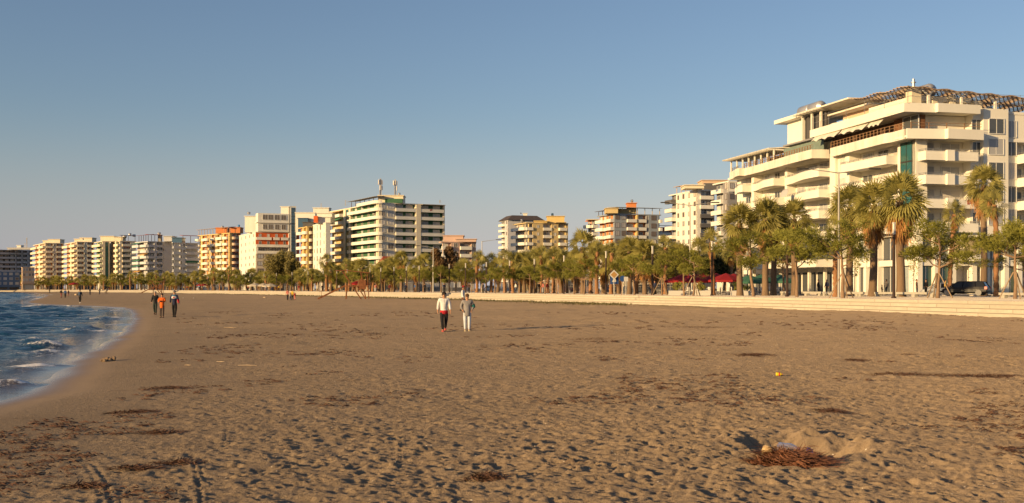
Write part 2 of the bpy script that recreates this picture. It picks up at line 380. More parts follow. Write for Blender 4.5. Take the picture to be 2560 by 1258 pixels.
# ------------------------------------------------------------------ promenade, road, land
def brickmat(name, c1, c2, cm, bw, bh, mortar=.012, rough=.75):
    m = bpy.data.materials.new(name); m.use_nodes = True; t = m.node_tree; b = t.nodes['Principled BSDF']
    uv = N(t,'ShaderNodeUVMap').outputs[0]; br = N(t,'ShaderNodeTexBrick'); t.links.new(uv, br.inputs[0])
    br.inputs['Scale'].default_value = 1; br.inputs['Brick Width'].default_value = bw; br.inputs['Row Height'].default_value = bh
    br.inputs['Mortar Size'].default_value = mortar; br.inputs['Mortar Smooth'].default_value = .3
    br.inputs['Color1'].default_value = (*c1,1); br.inputs['Color2'].default_value = (*c2,1); br.inputs['Mortar'].default_value = (*cm,1)
    g = N(t,'ShaderNodeNewGeometry').outputs['Position']
    c = mix(t, ramp(t, noise(t,g,1.1,7,.75), .35,.72,0,.75), br.outputs[0], tuple(v*.68 for v in c1))
    t.links.new(c, b.inputs['Base Color']); b.inputs['Roughness'].default_value = rough; b.inputs['Specular IOR Level'].default_value = .1; b.inputs['Diffuse Roughness'].default_value = 1.0
    return m
wall_m = brickmat('pale_stone', (.52,.46,.37), (.46,.405,.32), (.22,.19,.15), 4.6, .245, .028)
steps = MB(); 
ws_ = empty('sea_wall', (0,0,0), label='long pale stone stepped sea wall between the sand and the promenade', cat='wall')
for i in range(4):
    o = strip('step', -1.35+.42*i, -1.35+.42*(i+1)+(.0 if i<3 else .7), .235*(i+1), wall_m, th=.235 if i else .75); del o['kind']; o.parent = ws_
pave = brickmat('paving', (.46,.40,.33), (.52,.45,.37), (.2,.18,.15), 1.2, .6, .02)
strip('promenade', .33+.71, 27, PZ-.006, pave)
strip('kerb', 27, 27.35, PZ+.0, mat('kerb_stone',(.62,.57,.48),var=.15,scale=1.5), th=.3)
strip('road', 27.35, 39, PZ-.13, mat('asphalt',(.11,.10,.09),rough=.9,var=.2,scale=.8,bump=.3))
strip('road_marking', 33.1, 33.25, PZ-.125, mat('white_marking',(.7,.7,.68),var=.2,scale=3))
strip('pavement', 39, 56, PZ+.005, pave, th=.3)
ix, iy = off_curve(40)
flat_poly('land', [(ix[i],iy[i]) for i in range(0,len(S),12)][::-1]+[(120,-60),(2500,-60),(2500,4000),(-1500,4000)][::1], PZ-.14, mat('land',(.16,.14,.10),var=.3,scale=.1))
# low dune grass growing in front of the steps
gr = MB(); r2 = random.Random(4)
for i in range(5200):
    px = r2.uniform(520,1560); X, Y, a = row_at(px, -1.6-abs(r2.gauss(0,2.4)))
    if vnoise(np.array([X*.15]), np.array([Y*.15]), 77)[0] < -.08: continue
    X += r2.gauss(0,.6); Y += r2.gauss(0,.9); hgt = r2.uniform(.06,.24); z = .02
    for q in range(2):
        an = r2.uniform(0,3.14); dx, dy = math.cos(an)*.05, math.sin(an)*.05; lx, ly = r2.gauss(0,.08), r2.gauss(0,.08)
        gr.add([(X-dx,Y-dy,z),(X+dx,Y+dy,z),(X+lx,Y+ly,z+hgt)], [(0,1,2)])
o = gr.build('dune_grass', mat('dune_grass',(.13,.11,.045),var=.3,scale=1)); tag(o, 'low olive dune grass along the foot of the sea wall', 'grass', kind='stuff')
# ------------------------------------------------------------------ building kit
GL = mat('window_glass', (.075,.08,.085), rough=.16, var=0, spec=.6)
GLF = mat('curtained_window', (.15,.125,.105), rough=.3, var=.2, scale=.5, spec=.5)
GLG = mat('green_glass', (.02,.09,.08), rough=.1, var=0, spec=.7)
SHUT = mat('grey_shutter', (.36,.36,.36), rough=.7, var=.06, scale=3)
SHUTW = mat('pale_shutter', (.55,.51,.45), rough=.7, var=.06, scale=3)
FRM = mat('white_frame', (.62,.60,.56), rough=.5, var=0)
FRMB = mat('brown_frame', (.12,.065,.04), rough=.5, var=0)
WHT = mat('white_render', (.68,.65,.57), rough=.85, var=.10, scale=.25, streak=True)
CRM = mat('cream_render', (.66,.58,.43), rough=.85, var=.12, scale=.3, streak=True)
DRKM = mat('dark_metal', (.05,.045,.04), rough=.5, var=0, metal=.3)
RAIL = mat('steel_rail', (.35,.33,.30), rough=.4, var=0, metal=.5)
CONC = mat('concrete', (.33,.31,.28), rough=.9, var=.2, scale=.6, bump=.1)
_cache = {}
def cached(key, fn):
    if key not in _cache: _cache[key] = fn()
    return _cache[key]
def win_mesh(w_, h_, style, fr):
    def mk():
        mb = MB(); t_ = .07 if w_ < 1.6 else .09
        mb.box(-w_/2-t_,-w_/2,-.10,.03,-t_,h_+t_,0); mb.box(w_/2,w_/2+t_,-.10,.03,-t_,h_+t_,0)
        mb.box(-w_/2,w_/2,-.10,.03,h_,h_+t_,0); mb.box(-w_/2,w_/2,-.14,.03,-t_,0,0)
        if w_ > .9 and style != 2: mb.box(-.035,.035,-.07,.03,0,h_,0)
        return mb.mesh('window_frame', fr)
    return cached(('wf',round(w_,2),round(h_,2),style,fr.name), mk)
def pane_mesh(w_, h_, m, frac=1.0):
    def mk():
        mb = MB(); mb.box(-w_/2,w_/2,-.04,.02,h_*(1-frac),h_,0); return mb.mesh('pane', m)
    return cached(('pn',round(w_,2),round(h_,2),m.name,frac), mk)
class Facade:
    """a wall plane: x to the right seen from outside, -y outwards, z up"""
    def __init__(s, org, rot, L, root): s.o = Vector((org[0],org[1],0)); s.r = rot; s.L = L; s.root = root; s.c = math.cos(rot); s.s = math.sin(rot)
    def w(s, x, y, z):
        v = Vector((s.o.x+x*s.c-y*s.s, s.o.y+x*s.s+y*s.c, z)); return v-s.root.location
    def put(s, me, name, x, y, z, parent=None, rz=0):
        if parent is None: return link(me, name, s.root, s.w(x,y,z), s.r+rz)
        return link(me, name, parent, (x,y,z), rz)
    def part(s, mb, name, m, smooth=False): return mb.build(name, m, s.root, s.w(0,0,0), s.r, smooth)
class Bld:
    def __init__(s, name, label, A, C, Rr, D, th, ytop, pitch, wall, rd=1.1, cat='building', group=None, base=PZ, ground=3.6):
        th = R(th); s.th = th; X, Y = pos(C, D); s.D = D; s.A, s.C, s.R = A, C, Rr
        s.root = empty(name, (X, Y, base), 0, label, cat, group)
        ka, kr = K(A), K(Rr)
        s.La = (X-ka*Y)/(math.sin(th)+ka*math.cos(th)) if A is not None else 8
        s.Lc = (kr*Y-X)/(math.cos(th)-kr*math.sin(th))
        d = (-math.sin(th), math.cos(th))
        s.sea = Facade((X+d[0]*s.La, Y+d[1]*s.La), th-math.pi/2, s.La, s.root)
        s.cam = Facade((X, Y), th, s.Lc, s.root)
        s.ztop = zof(ytop, D); s.fh = pitch*D/F
        s.n = max(1, int((s.ztop-base-ground)/s.fh+.3)); s.zg = s.ztop-s.n*s.fh
        s.wall = wall; s.rd = rd; s.base = base; s.X, s.Y = X, Y
        s.rng = random.Random(int(C*7+D))
        mb = MB(); e = s.cam
        mb.box(rd, s.Lc-.05, rd, s.La-.05, -.3, s.ztop-base-.35)
        mb.build('wall', wall, s.root, (0,0,0), th)
        # roof slab and upstand
        rs = MB(); rs.box(-.14, s.Lc+.1, -.14, s.La+.1, s.ztop-base-.36, s.ztop-base)
        rs.build('roof', wall, s.root, (0,0,0), th)
        if s.zg-base > 1.5:
            gs_ = MB(); gs_.box(-.3, s.Lc+.15, -.3, s.La+.1, s.zg-base-.5, s.zg-base)
            gs_.build('fascia', wall, s.root, (0,0,0), th)
            for f in (s.sea, s.cam):
                nn = max(1, int(f.L/4.5)); ww = f.L/nn
                for i in range(nn):
                    hh = min(s.zg-base-1.1, 3.0)
                    pm = pane_mesh(round(ww-.8,1), round(hh,1), s.rng.choice([GL,GL,SHUTW]))
                    f.put(pm, 'shop_window', (i+.5)*ww, rd-.03, base+.25)
                    pl = cached(('pil',round(s.zg-base,1),wall.name), lambda: MB().box(-.2,.2,-.0,.4,-.2,s.zg-base-.5).mesh('pillar', wall))
                    f.put(pl, 'pillar', i*ww+.25, 0.02, base)
    def u_sea(s, px):
        k = K(px); t = (s.X-k*s.Y)/(math.sin(s.th)+k*math.cos(s.th)); return s.La-t
    def u_cam(s, px):
        k = K(px); return (k*s.Y-s.X)/(math.cos(s.th)-k*math.sin(s.th))
    def cols(s, which, cols):
        f = s.sea if which == 'sea' else s.cam; uf = s.u_sea if which == 'sea' else s.u_cam
        pr = .004 if which == 'cam' else 0
        for c in cols:
            px0, px1, kind = c[:3]; o = c[3] if len(c) > 3 else {}
            u0, u1 = uf(px0), uf(px1)
            if u1 < u0: u0, u1 = u1, u0
            u0 = max(u0, -pr); u1 = min(u1, f.L); W = u1-u0
            if W < .15: continue
            fl = o.get('fl', (0, s.n)); wm = o.get('wall', s.wall)
            z0 = s.zg+fl[0]*s.fh; z1 = s.zg+fl[1]*s.fh
            if fl[1] >= s.n: z1 = s.ztop
            z1 -= .35+pr; proj = o.get('proj', 1.1)
            if kind in 'WwVG':
                mb = MB(); mb.box(u0, u1, -pr-o.get('out',0), s.rd+.05, z0-.01 if fl[0] else s.zg-.5, z1); f.part(mb, 'wall_panel', wm)
                yy = -pr-o.get('out',0)
                if kind == 'W': continue
                if kind == 'G':
                    g = MB(); g.box(u0+.25, u1-.25, yy-.06, yy+.1, z0+.1, z1-.2); gl = f.part(g, 'glass_strip', o.get('glass', GL))
                    fr = MB(); 
                    for i in range(fl[0], fl[1]+1): fr.box(u0+.2, u1-.2, yy-.11, yy-.07, s.zg+i*s.fh-.15, s.zg+i*s.fh+.05)
                    for q in np.linspace(u0+.25, u1-.25, 3): fr.box(q-.04,q+.04, yy-.10, yy-.065, z0+.1, z1-.2)
                    x = f.part(fr, 'mullion', o.get('frame', DRKM)); continue
                nw = o.get('nw', 1); ww = o.get('w', min(1.5, W/nw*.55)); hh = o.get('h', min(1.5, s.fh*.48))
                for i in range(fl[0], fl[1]):
                    for j in range(nw):
                        s.window(f, u0+(j+.5)*W/nw, yy, s.zg+i*s.fh+o.get('sill', s.fh*.3), ww, hh, o.get('fr', FRM), o.get('sh', .6))
            elif kind in 'BCL':
                rec = o.get('rec', s.wall); par = o.get('par', s.wall); ph = o.get('ph', .95)
                if rec is not s.wall:
                    mb = MB(); mb.box(u0, u1, s.rd-.025, s.rd+.02, max(s.zg, z0), z1); f.part(mb, 'recess_wall', rec)
                if o.get('fins', 0):
                    mb = MB(); mb.box(u0, u0+.18, 0.02, s.rd, z0, z1); mb.box(u1-.18, u1, .02, s.rd, z0, z1); f.part(mb, 'side_wall', wm)
                key = ('bal', round(W,2), kind, proj, ph, par.name, s.rd, o.get('rail',0), o.get('wrap',0), o.get('wl',0))
                me = cached(key, lambda: bal_mesh(W, kind, proj, ph, par, s.rd, o.get('wrap',0), o.get('wl',0)))
                rl = cached(key+('r',), lambda: rail_mesh(W, kind, proj, ph, o.get('wrap',0), o.get('wl',0), o.get('rail',0))) if o.get('rail',0) else None
                nd = o.get('nd', max(1, int(W/3.0)))
                for i in range(fl[0], fl[1]):
                    z = s.zg+i*s.fh
                    if not (i == 0 and o.get('nobot')):
                        b_ = f.put(me, 'balcony', u0, 0, z)
                        if rl: link(rl, 'railing', b_, (0,0,0))
                    if s.rng.random() < .28 and s.D < 470:
                        ac = cached('ac', lambda: MB().box(-.42,.42,-.16,.16,0,.58).mesh('air_conditioner', mat('ac_white',(.50,.48,.44),rough=.6,var=.1)))
                        f.put(ac, 'air_conditioner', s.rng.uniform(u0+.6,u1-.5), s.rd-.22, z+s.rng.choice([1.9,.25])*min(1,s.fh/3))
                    if s.rng.random() < .10 and s.D < 470 and kind == 'B':
                        lw = s.rng.uniform(.6,1.3); ux = s.rng.uniform(u0+.7,max(u0+.8,u1-1.4)); lm_ = MB()
                        for q_ in range(3): lm_.box(ux+q_*lw*.5,ux+q_*lw*.5+lw*.4,-proj-.06,-proj-.03,z+.35+.1*q_,z+ph+.05)
                        f.part(lm_, 'laundry', s.rng.choice([mat('laundry_blue',(.12,.18,.32)),mat('laundry_red',(.35,.08,.07)),mat('laundry_white',(.6,.6,.6))]))
                    for j in range(nd):
                        sty = s.rng.random(); dw = min(o.get('dw', 1.7), W/nd*.7)
                        s.window(f, u0+(j+.5)*W/nd, s.rd-.03, z+.12, dw, s.fh*.74, o.get('fr', FRM), o.get('sh', .65), door=True)
                    if o.get('aw') and s.rng.random() < o['aw']:
                        mb = MB(); a_ = s.rng.uniform(1.2, 2.0); mb.add([(0,0,s.fh-.35),(W,0,s.fh-.35),(W,-proj-.2,s.fh-.35-a_*.5),(0,-proj-.2,s.fh-.35-a_*.5),(0,0,s.fh-.39),(W,0,s.fh-.39),(W,-proj-.2,s.fh-.39-a_*.5),(0,-proj-.2,s.fh-.39-a_*.5)],[(0,1,2,3),(7,6,5,4),(2,6,7,3),(1,5,6,2),(3,7,4,0),(0,4,5,1)])
                        mb.build('awning', s.rng.choice([mat('white_awning',(.62,.6,.55)), mat('green_awning',(.08,.22,.14)), mat('ochre_awning',(.5,.3,.1))]), s.root, f.w(u0,0,z), f.r)
                if fl[1] >= s.n and not o.get('open'): pass
    def window(s, f, x, y, z, w_, h_, fr, sh, door=False):
        w_ = round(w_,1); h_ = round(h_,1); q = s.rng.random()
        m = (GL if s.D < 330 else GLF) if q > sh else (SHUT if q > sh*.45 else SHUTW)
        fo_ = f.put(win_mesh(w_, h_, 0, fr), 'glazed_door' if door else 'window', x, y, z)
        link(pane_mesh(w_, h_, m), 'pane', fo_, (0,0,0))
        if m is not GL and s.rng.random() < .3 and not door: pass
        return fo_
    # roof things, given by photo columns and rows at a depth offset
    def rbox(s, px0, px1, y, back, m, depth=5, name='roof_room', slab=True, zb=None):
        D = s.D+back; f = s.cam; z0 = (zb or s.ztop)-.01; z1 = zof(y, D)
        X0, X1 = K(px0)*D, K(px1)*D
        mb = MB(); mb.box(0, X1-X0, 0, depth, z0-s.base, z1-s.base-(.25 if slab else 0)); o = mb.build(name, m, s.root, (X0-s.X, D-s.Y, 0), 0)
        if slab:
            sb = MB(); sb.box(-.3, X1-X0+.3, -.5, depth+.2, z1-s.base-.25, z1-s.base); sb.build('roof_slab', WHT if m is GL else m, o, (0,0,0))
        return o
    def tank(s, px, y0, y1, back, m=None, wide=1.0):
        D = s.D+back; X = K(px)*D; zb, zt = zof(y1, D), zof(y0, D); r = (zt-zb)/2
        mb = MB(); mb.path([(-r*1.3*wide,0,0),(-r*1.1*wide,0,0),(r*1.1*wide,0,0),(r*1.3*wide,0,0)], [r*.7,r,r,r*.7], 12); mb.box(-r*.8,-r*.5,-.5*r,.5*r,-r-.12,-r*.7); mb.box(r*.5,r*.8,-.5*r,.5*r,-r-.12,-r*.7)
        return mb.build('water_tank', m or mat('tank_steel',(.55,.53,.5),rough=.35,metal=.6,var=.1), s.root, (X-s.X, D-s.Y, zb+r-s.base), 0.3, True)
    def mast(s, px, y0, y1, back, r=.12, panels=0):
        D = s.D+back; X = K(px)*D; zb, zt = zof(y1, D), zof(y0, D); h = zt-zb
        mb = MB(); 
        for a in (0,2.1,4.2): mb.bar((.45*math.cos(a),.45*math.sin(a),0), (.3*math.cos(a),.3*math.sin(a),h*.95), r*.6 if panels else r*.3)
        if panels:
            for i in range(8):
                z = h*i/9
                for a in (0,2.1,4.2): mb.bar((.43*math.cos(a),.43*math.sin(a),z),(.4*math.cos(a+2.1),.4*math.sin(a+2.1),z+h/9), .05)
        mb.bar((0,0,0),(0,0,h), r)
        o = mb.build('antenna_mast', mat('galvanised',(.4,.37,.34),rough=.5,metal=.3), s.root, (X-s.X, D-s.Y, zb-s.base))
        for i in range(panels):
            a = i*6.283/max(1,panels)+.4; zz = h*(.62 if i < 6 else .3)+.2*(i%2)
            p = MB().box(-.16,.16,-.1,.1,0,h*.27); p.build('antenna_panel', mat('antenna_white',(.6,.55,.5)), o, (.75*math.cos(a), .75*math.sin(a), zz), a+1.57)
        return o
    def pergola(s, px0, px1, y, h, m, slatm=None, side='cam', over=.8, dep=3.0, back=0.2, n=None):
        f = s.cam if side == 'cam' else s.sea; uf = s.u_cam if side == 'cam' else s.u_sea
        u0, u1 = uf(px0), uf(px1); zt = s.ztop+h if y is None else zof(y, s.D)
        mb = MB(); n = n or max(2, int((u1-u0)/3))
        for i in range(n+1):
            u = u0+(u1-u0)*i/n
            mb.box(u-.09,u+.09,back,back+.18,s.ztop-.02,zt-.15); 
        o = f.part(mb, 'pergola_post', m)
        mb = MB(); mb.add([(u0-.4,-over,zt-.12),(u1+.4,-over,zt-.12),(u1+.4,dep,zt+.25),(u0-.4,dep,zt+.25),(u0-.4,-over,zt),(u1+.4,-over,zt),(u1+.4,dep,zt+.37),(u0-.4,dep,zt+.37)], [(3,2,1,0),(4,5,6,7),(0,1,5,4),(1,2,6,5),(2,3,7,6),(3,0,4,7)])
        k = int((u1-u0)/.8)
        for i in range(k+1):
            u = u0+(u1-u0)*i/k; mb.box(u-.05,u+.05,-over-.25,-over+.02,zt-.1,zt-.02)
        f.part(mb, 'pergola_roof', slatm or m)
    def dish(s, f, u, z, y=-.6, d=.9):
        mb = MB(); prof = [(0.01,0),(.2*d,.02),(.38*d,.08),(.5*d,.15),(.49*d,.17),(.2*d,.05),(0.01,.03)]
        mb.lathe(prof, n=14); mb.bar((0,0,.02),(0,0,-.35),.05)
        o = mb.build('satellite_dish', mat('dish_grey',(.42,.40,.38),rough=.6,var=.05), s.root, f.w(u,y,z), 0, True); o.rotation_euler = (R(60), 0, f.r+.3); return o
def outline(W, kind, proj, wrap, wl):
    if kind == 'C':
        n = 10; return [(W*(.5-.5*math.cos(math.pi*i/n)), -proj*math.sin(math.pi*i/n)**.55) for i in range(n+1)]
    if kind == 'L':                        # one end swells out
        n = 10; return [(W*i/n, -(.35+(proj-.35)*(.5-.5*math.cos(math.pi*min(1,i/8))))) for i in range(n+1)]+[(W,0)]
    return [(0,0),(0,-proj),(W,-proj),(W,0)]
def bal_mesh(W, kind, proj, ph, par, rd, wrap, wl):
    mb = MB(); ol = outline(W, kind, proj, wrap, wl); pl = [(x, y) for x, y in ol]
    if pl[0][1] < -.01: pl = [(0,0)]+pl
    base = pl+[(W, rd-.02),(0, rd-.02)]
    # CCW seen from above: front edge runs left to right at negative y
    mb.prism(base, -.02, .16)
    if ph > .1:
        t_ = .12
        for (x0,y0),(x1,y1) in zip(pl[:-1], pl[1:]):
            dx, dy = x1-x0, y1-y0; L = math.hypot(dx,dy)
            if L < .02: continue
            nx, ny = dy/L*.02, -dx/L*.02; ix_, iy_ = -dy/L*t_, dx/L*t_
            mb.prism([(x0+nx,y0+ny),(x1+nx,y1+ny),(x1+ix_,y1+iy_),(x0+ix_,y0+iy_)], -.16, ph)
            cx_, cy_ = nx*2.6, ny*2.6
            mb.prism([(x0+cx_,y0+cy_),(x1+cx_,y1+cy_),(x1+ix_*1.1,y1+iy_*1.1),(x0+ix_*1.1,y0+iy_*1.1)], ph+.002, ph+.07)
            for gz in (.22,.5): mb.prism([(x0+nx*1.8,y0+ny*1.8),(x1+nx*1.8,y1+ny*1.8),(x1+nx*.5,y1+ny*.5),(x0+nx*.5,y0+ny*.5)], gz, gz+.22)
    return mb.mesh('balcony', par)
def rail_mesh(W, kind, proj, ph, wrap, wl, rh):
    mb = MB(); ol = outline(W, kind, proj, wrap, wl)
    for (x0,y0),(x1,y1) in zip(ol[:-1], ol[1:]):
        for k_ in (1, .5): mb.bar((x0,y0+.05,ph+rh*k_),(x1,y1+.05,ph+rh*k_), .05)
        L = math.hypot(x1-x0,y1-y0); n = max(1,int(L/1.1))
        for i in range(n): q = i/n; mb.box(x0+(x1-x0)*q-.03,x0+(x1-x0)*q+.03,y0+(y1-y0)*q+.02,y0+(y1-y0)*q+.08,ph-.02,ph+rh)
    return mb.mesh('railing', RAIL)
# ------------------------------------------------------------------ the town, far left to right
def M3(n, c, **k): return mat(n, c, rough=.85, var=.1, scale=.3, **k)
ORG = M3('orange_render', (.55,.20,.07)); PEACH = M3('peach_render', (.58,.42,.29)); YEL = M3('yellow_render', (.58,.42,.17))
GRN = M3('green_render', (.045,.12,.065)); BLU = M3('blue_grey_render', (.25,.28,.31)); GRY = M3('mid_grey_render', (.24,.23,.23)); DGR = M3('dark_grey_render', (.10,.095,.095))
PNK = M3('pink_render', (.50,.35,.28)); TRRD = M3('rust_red_render', (.55,.11,.03)); OCH = M3('ochre_render', (.52,.40,.20)); STN = M3('buff_stone', (.46,.40,.32)); REDR = mat('red_tile', (.30,.06,.03), rough=.7, var=.2, scale=2)
BLUG = mat('blue_glass', (.05,.10,.16), rough=.15, var=0, spec=.6)
# B1 grey block at the far left
b = Bld('apartment_block', 'grey shaded block with dark balcony bands at the left edge of the photo', -60, -58, 82, 640, 40, 623, 11.2, mat('grey_render',(.42,.42,.43),var=.1,scale=.2), ground=4)
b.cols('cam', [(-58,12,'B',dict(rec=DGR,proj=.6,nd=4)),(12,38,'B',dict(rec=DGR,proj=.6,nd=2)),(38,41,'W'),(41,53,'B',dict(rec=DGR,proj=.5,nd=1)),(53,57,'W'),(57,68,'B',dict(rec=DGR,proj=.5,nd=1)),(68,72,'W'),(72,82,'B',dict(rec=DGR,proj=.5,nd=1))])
b.rbox(18,76,619,6,b.wall,8); b.rbox(42,52,613,8,WHT,4); b.mast(67,594,619,8,.25); b.mast(62,608,619,8,.15)
# small things low at the far left
b = Bld('low_building', 'low blue and white seafront building under a flat roof, at the left edge', -40,-38,50,560,40,679,12,M3('blue_render',(.12,.18,.28)),ground=2); b.cols('cam',[(-38,20,'w',dict(nw=4)),(20,50,'w',dict(nw=2))])
b = Bld('low_building', 'small peach house with a flat roof beside the cream corner-balcony block', 54,56,86,560,40,668,13,PEACH,ground=2); b.cols('cam',[(56,86,'w',dict(nw=4))]); b.cols('sea',[(54,56,'W')])
# B2, B3 twins
def twin(A,C,R_,D,yt,label,can):
    b = Bld('apartment_block', label, A, C, R_, D, 32, yt, 12.3, CRM, ground=3.4)
    w_ = C-A; f = (0,b.n)
    b.cols('sea', [(A,A+w_*.45,'B',dict(rec=ORG,proj=1.5,nd=2)),(A+w_*.45,A+w_*.55,'W'),(A+w_*.55,C,'B',dict(rec=PEACH,proj=1.3,nd=2))])
    q = R_-C
    b.cols('cam', [(C,C+q*.06,'W'),(C+q*.06,C+q*.40,'B',dict(rec=ORG,proj=.25,nd=1,dw=1.6,sh=.9)),(C+q*.40,C+q*.62,'w',dict(w=.9,h=1.2)),(C+q*.62,C+q*.95,'B',dict(rec=ORG,proj=.3,nd=1,dw=1.5,sh=.9)),(C+q*.95,R_,'W')])
    b.rbox(can[0],can[1],can[2],4,CRM,6); b.rbox(can[0]-14,can[0],can[2]+3,6,CRM,4)
    return b
twin(83,113,160,600,607,'cream and orange corner-balcony block beside the shaded grey block at the far left',(121,150,598))
b = twin(162,192,236,570,604,'cream and orange corner-balcony block just left of the green-glazed block',(200,230,594)); b.dish(b.cam,3,b.ztop+1.2)
# B4 green glazed pair
b = Bld('apartment_block','cream apartment block with green glazed recesses and a cluttered roof', 236, 256, 274, 550, 33, 603, 12.8, CRM)
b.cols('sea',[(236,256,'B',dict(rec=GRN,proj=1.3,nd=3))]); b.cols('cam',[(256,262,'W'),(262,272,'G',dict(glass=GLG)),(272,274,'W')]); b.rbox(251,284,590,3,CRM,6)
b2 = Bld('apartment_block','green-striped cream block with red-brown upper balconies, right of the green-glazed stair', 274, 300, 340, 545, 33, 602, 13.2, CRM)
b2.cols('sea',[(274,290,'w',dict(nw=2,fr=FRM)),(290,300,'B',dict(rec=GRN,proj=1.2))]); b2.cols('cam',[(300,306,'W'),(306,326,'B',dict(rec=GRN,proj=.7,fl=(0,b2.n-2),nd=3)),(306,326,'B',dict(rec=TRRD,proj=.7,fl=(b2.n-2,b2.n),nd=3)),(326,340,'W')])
b2.rbox(284,306,592,3,CRM,5); b2.pergola(304,338,None,2.6,FRMB); b2.tank(312,588,595,6); b2.tank(325,583,590,6,wide=.7); b2.tank(335,586,592,8)
# B5/B6 white-blue
b = Bld('apartment_block','white and blue-grey block with red roof pergola and awnings on its left balconies', 338, 370, 430, 515, 40, 603, 14.2, M3('cool_white_render',(.50,.50,.50)))
b.cols('sea',[(338,354,'B',dict(rec=PEACH,proj=1.6,aw=.5,rail=.0)),(354,370,'C',dict(proj=1.6,aw=.4,nd=2))])
b.cols('cam',[(370,386,'B',dict(rec=BLU,proj=.3,nd=2,dw=2.6)),(386,392,'W'),(392,406,'B',dict(rec=BLU,proj=.3,nd=2,dw=2.6)),(406,410,'w',dict(w=.6)),(410,430,'W',dict())])
b.pergola(346,369,None,3.0,FRMB,REDR,side='sea',n=4); b.pergola(371,404,None,3.0,FRMB,REDR,n=4); b.rbox(409,430,590,2,b.wall,7); b.tank(398,581,587,6); b.rbox(395,402,587,6,CONC,2,zb=b.ztop)
b = Bld('apartment_block','shaded white-blue block with dark pergola top, left of the orange and yellow block', 430, 432, 497, 500, 40, 606, 14.6, M3('cool_white_render',(.50,.50,.50)))
b.cols('cam',[(432,450,'B',dict(rec=BLU,proj=.7,nd=2)),(450,456,'w',dict(w=.6)),(456,464,'w',dict(w=.8)),(464,497,'B',dict(rec=GRY,proj=.9,nd=4,aw=.2))]); b.pergola(458,496,None,3.2,FRMB,REDR); b.rbox(430,455,594,2,BLUG,5)
# B7 yellow / orange
b = Bld('apartment_block','warm yellow and orange apartment block covered in small white balconies', 493, 575, 602, 500, 40, 582, 15.4, YEL)
wh = dict(par=WHT,ph=1.0)
b.cols('sea',[(493,502,'C',dict(rec=YEL,proj=1.6,par=WHT)),(502,506,'W'),(506,514,'B',dict(rec=ORG,proj=.5,par=WHT,nd=1)),(514,523,'C',dict(proj=1.5,par=WHT,nd=1)),(523,529,'w',dict(w=1.0,fr=FRMB,h=1.9,sill=.4)),(529,538,'C',dict(rec=ORG,proj=1.3,par=WHT,nd=1)),(538,543,'w',dict(w=1.0,h=1.9,sill=.4,fr=FRMB)),(543,557,'C',dict(proj=1.5,par=WHT,nd=2)),(557,560,'W'),(560,571,'C',dict(rec=ORG,proj=1.5,par=WHT,nd=1)),(571,575,'W')])
b.cols('cam',[(575,580,'W'),(580,597,'C',dict(rec=TRRD,proj=1.3,par=PEACH,nd=2)),(597,602,'W',dict(wall=ORG))])
b.pergola(496,574,None,2.6,PEACH,PEACH,side='sea',over=1.1); b.rbox(540,566,569,6,ORG,6); b.rbox(574,600,568,2,ORG,6); b.tank(597,562,570,4,mat('blue_tank',(.05,.22,.45),rough=.4),wide=.5); b.tank(556,565,571,7)
# B8 white / rust red hotel
b = Bld('hotel_building','white hotel with rust red bands, buff lower floors and a dark glass stair tower', 598, 640, 748, 455, 24, 579, 18, WHT, rd=.9)
n = b.n
b.cols('sea',[(598,610,'w',dict(nw=1,h=1.2)),(610,640,'w',dict(nw=3,w=1.6,h=1.2,sh=.2))])
lo = (0,n-3)
b.cols('cam',[(640,721,'w',dict(nw=4,w=2.2,h=1.6,fl=(0,n-3),wall=STN,out=.5,fr=FRMB)),(640,721,'B',dict(fl=(n-3,n-2),rec=GRY,par=WHT,proj=.6,ph=.9,nd=7,sh=0,dw=1.9)),
 (640,721,'w',dict(fl=(n-2,n),wall=TRRD,nw=4,w=.9,h=1.6,sill=.4)),(721,738,'G',dict(out=.6,glass=BLUG)),(738,742,'W',dict(out=.6)),(742,748,'W',dict(wall=TRRD))])
for (p0,p1,fl) in ((640,678,n-1),(683,698,n-1),(702,720,n-1),(640,721,n-2)):
    u0,u1 = b.u_cam(p0), b.u_cam(p1); me = bal_mesh(u1-u0,'B',.9,.9,WHT,.3,0,0); b.cam.put(me,'balcony',u0,0.02,b.zg+fl*b.fh-.3)
o2 = b.rbox(612,644,540,6,WHT,12)
for j,z in ((0,b.ztop+1.0),(1,b.ztop+5.0)):
    for px in (662,676,692,708): b.window(b.cam, b.u_cam(px), 2.2+(.35*(px-662)/10)*0-3.2, z, 2.0 if j else 1.8, 2.0, FRM, 0)
# upper storeys are set on the same plane as the windows above
mb = MB(); mb.box(b.u_cam(644), b.u_cam(722), -.95, 4, b.ztop+.01, zof(533,b.D)); 
b.cam.part(mb,'upper_storey',WHT)
mb = MB(); mb.box(b.u_cam(640), b.u_cam(722), -1.6, 3, b.ztop+3.6, b.ztop+3.9); b.cam.part(mb,'terrace_slab',WHT)
mb = MB(); mb.box(b.u_cam(724), b.u_cam(739), -.9, 4, b.zg+1, zof(513,b.D)); tw = b.cam.part(mb,'stair_tower',WHT)
mb = MB(); mb.box(b.u_cam(727), b.u_cam(736), -1.0, -.85, b.zg+2, zof(517,b.D)); tg = b.cam.part(mb,'tower_glass',BLUG)
mb = MB(); 
for i in range(26): z = b.zg+2+i*1.5; mb.box(b.u_cam(726.5), b.u_cam(736.5), -1.06, -.96, z, z+.14) if z < zof(519,b.D) else None
b.cam.part(mb,'tower_mullion',DRKM)
b.rbox(702,722,516,5,WHT,6); b.rbox(739,788,531,5,WHT,10); b.rbox(745,770,545,3,BLUG,1.5)
b.rbox(783,822,519,22,WHT,6); b.tank(622,530,536,10); b.mast(803,508,521,24,.15)
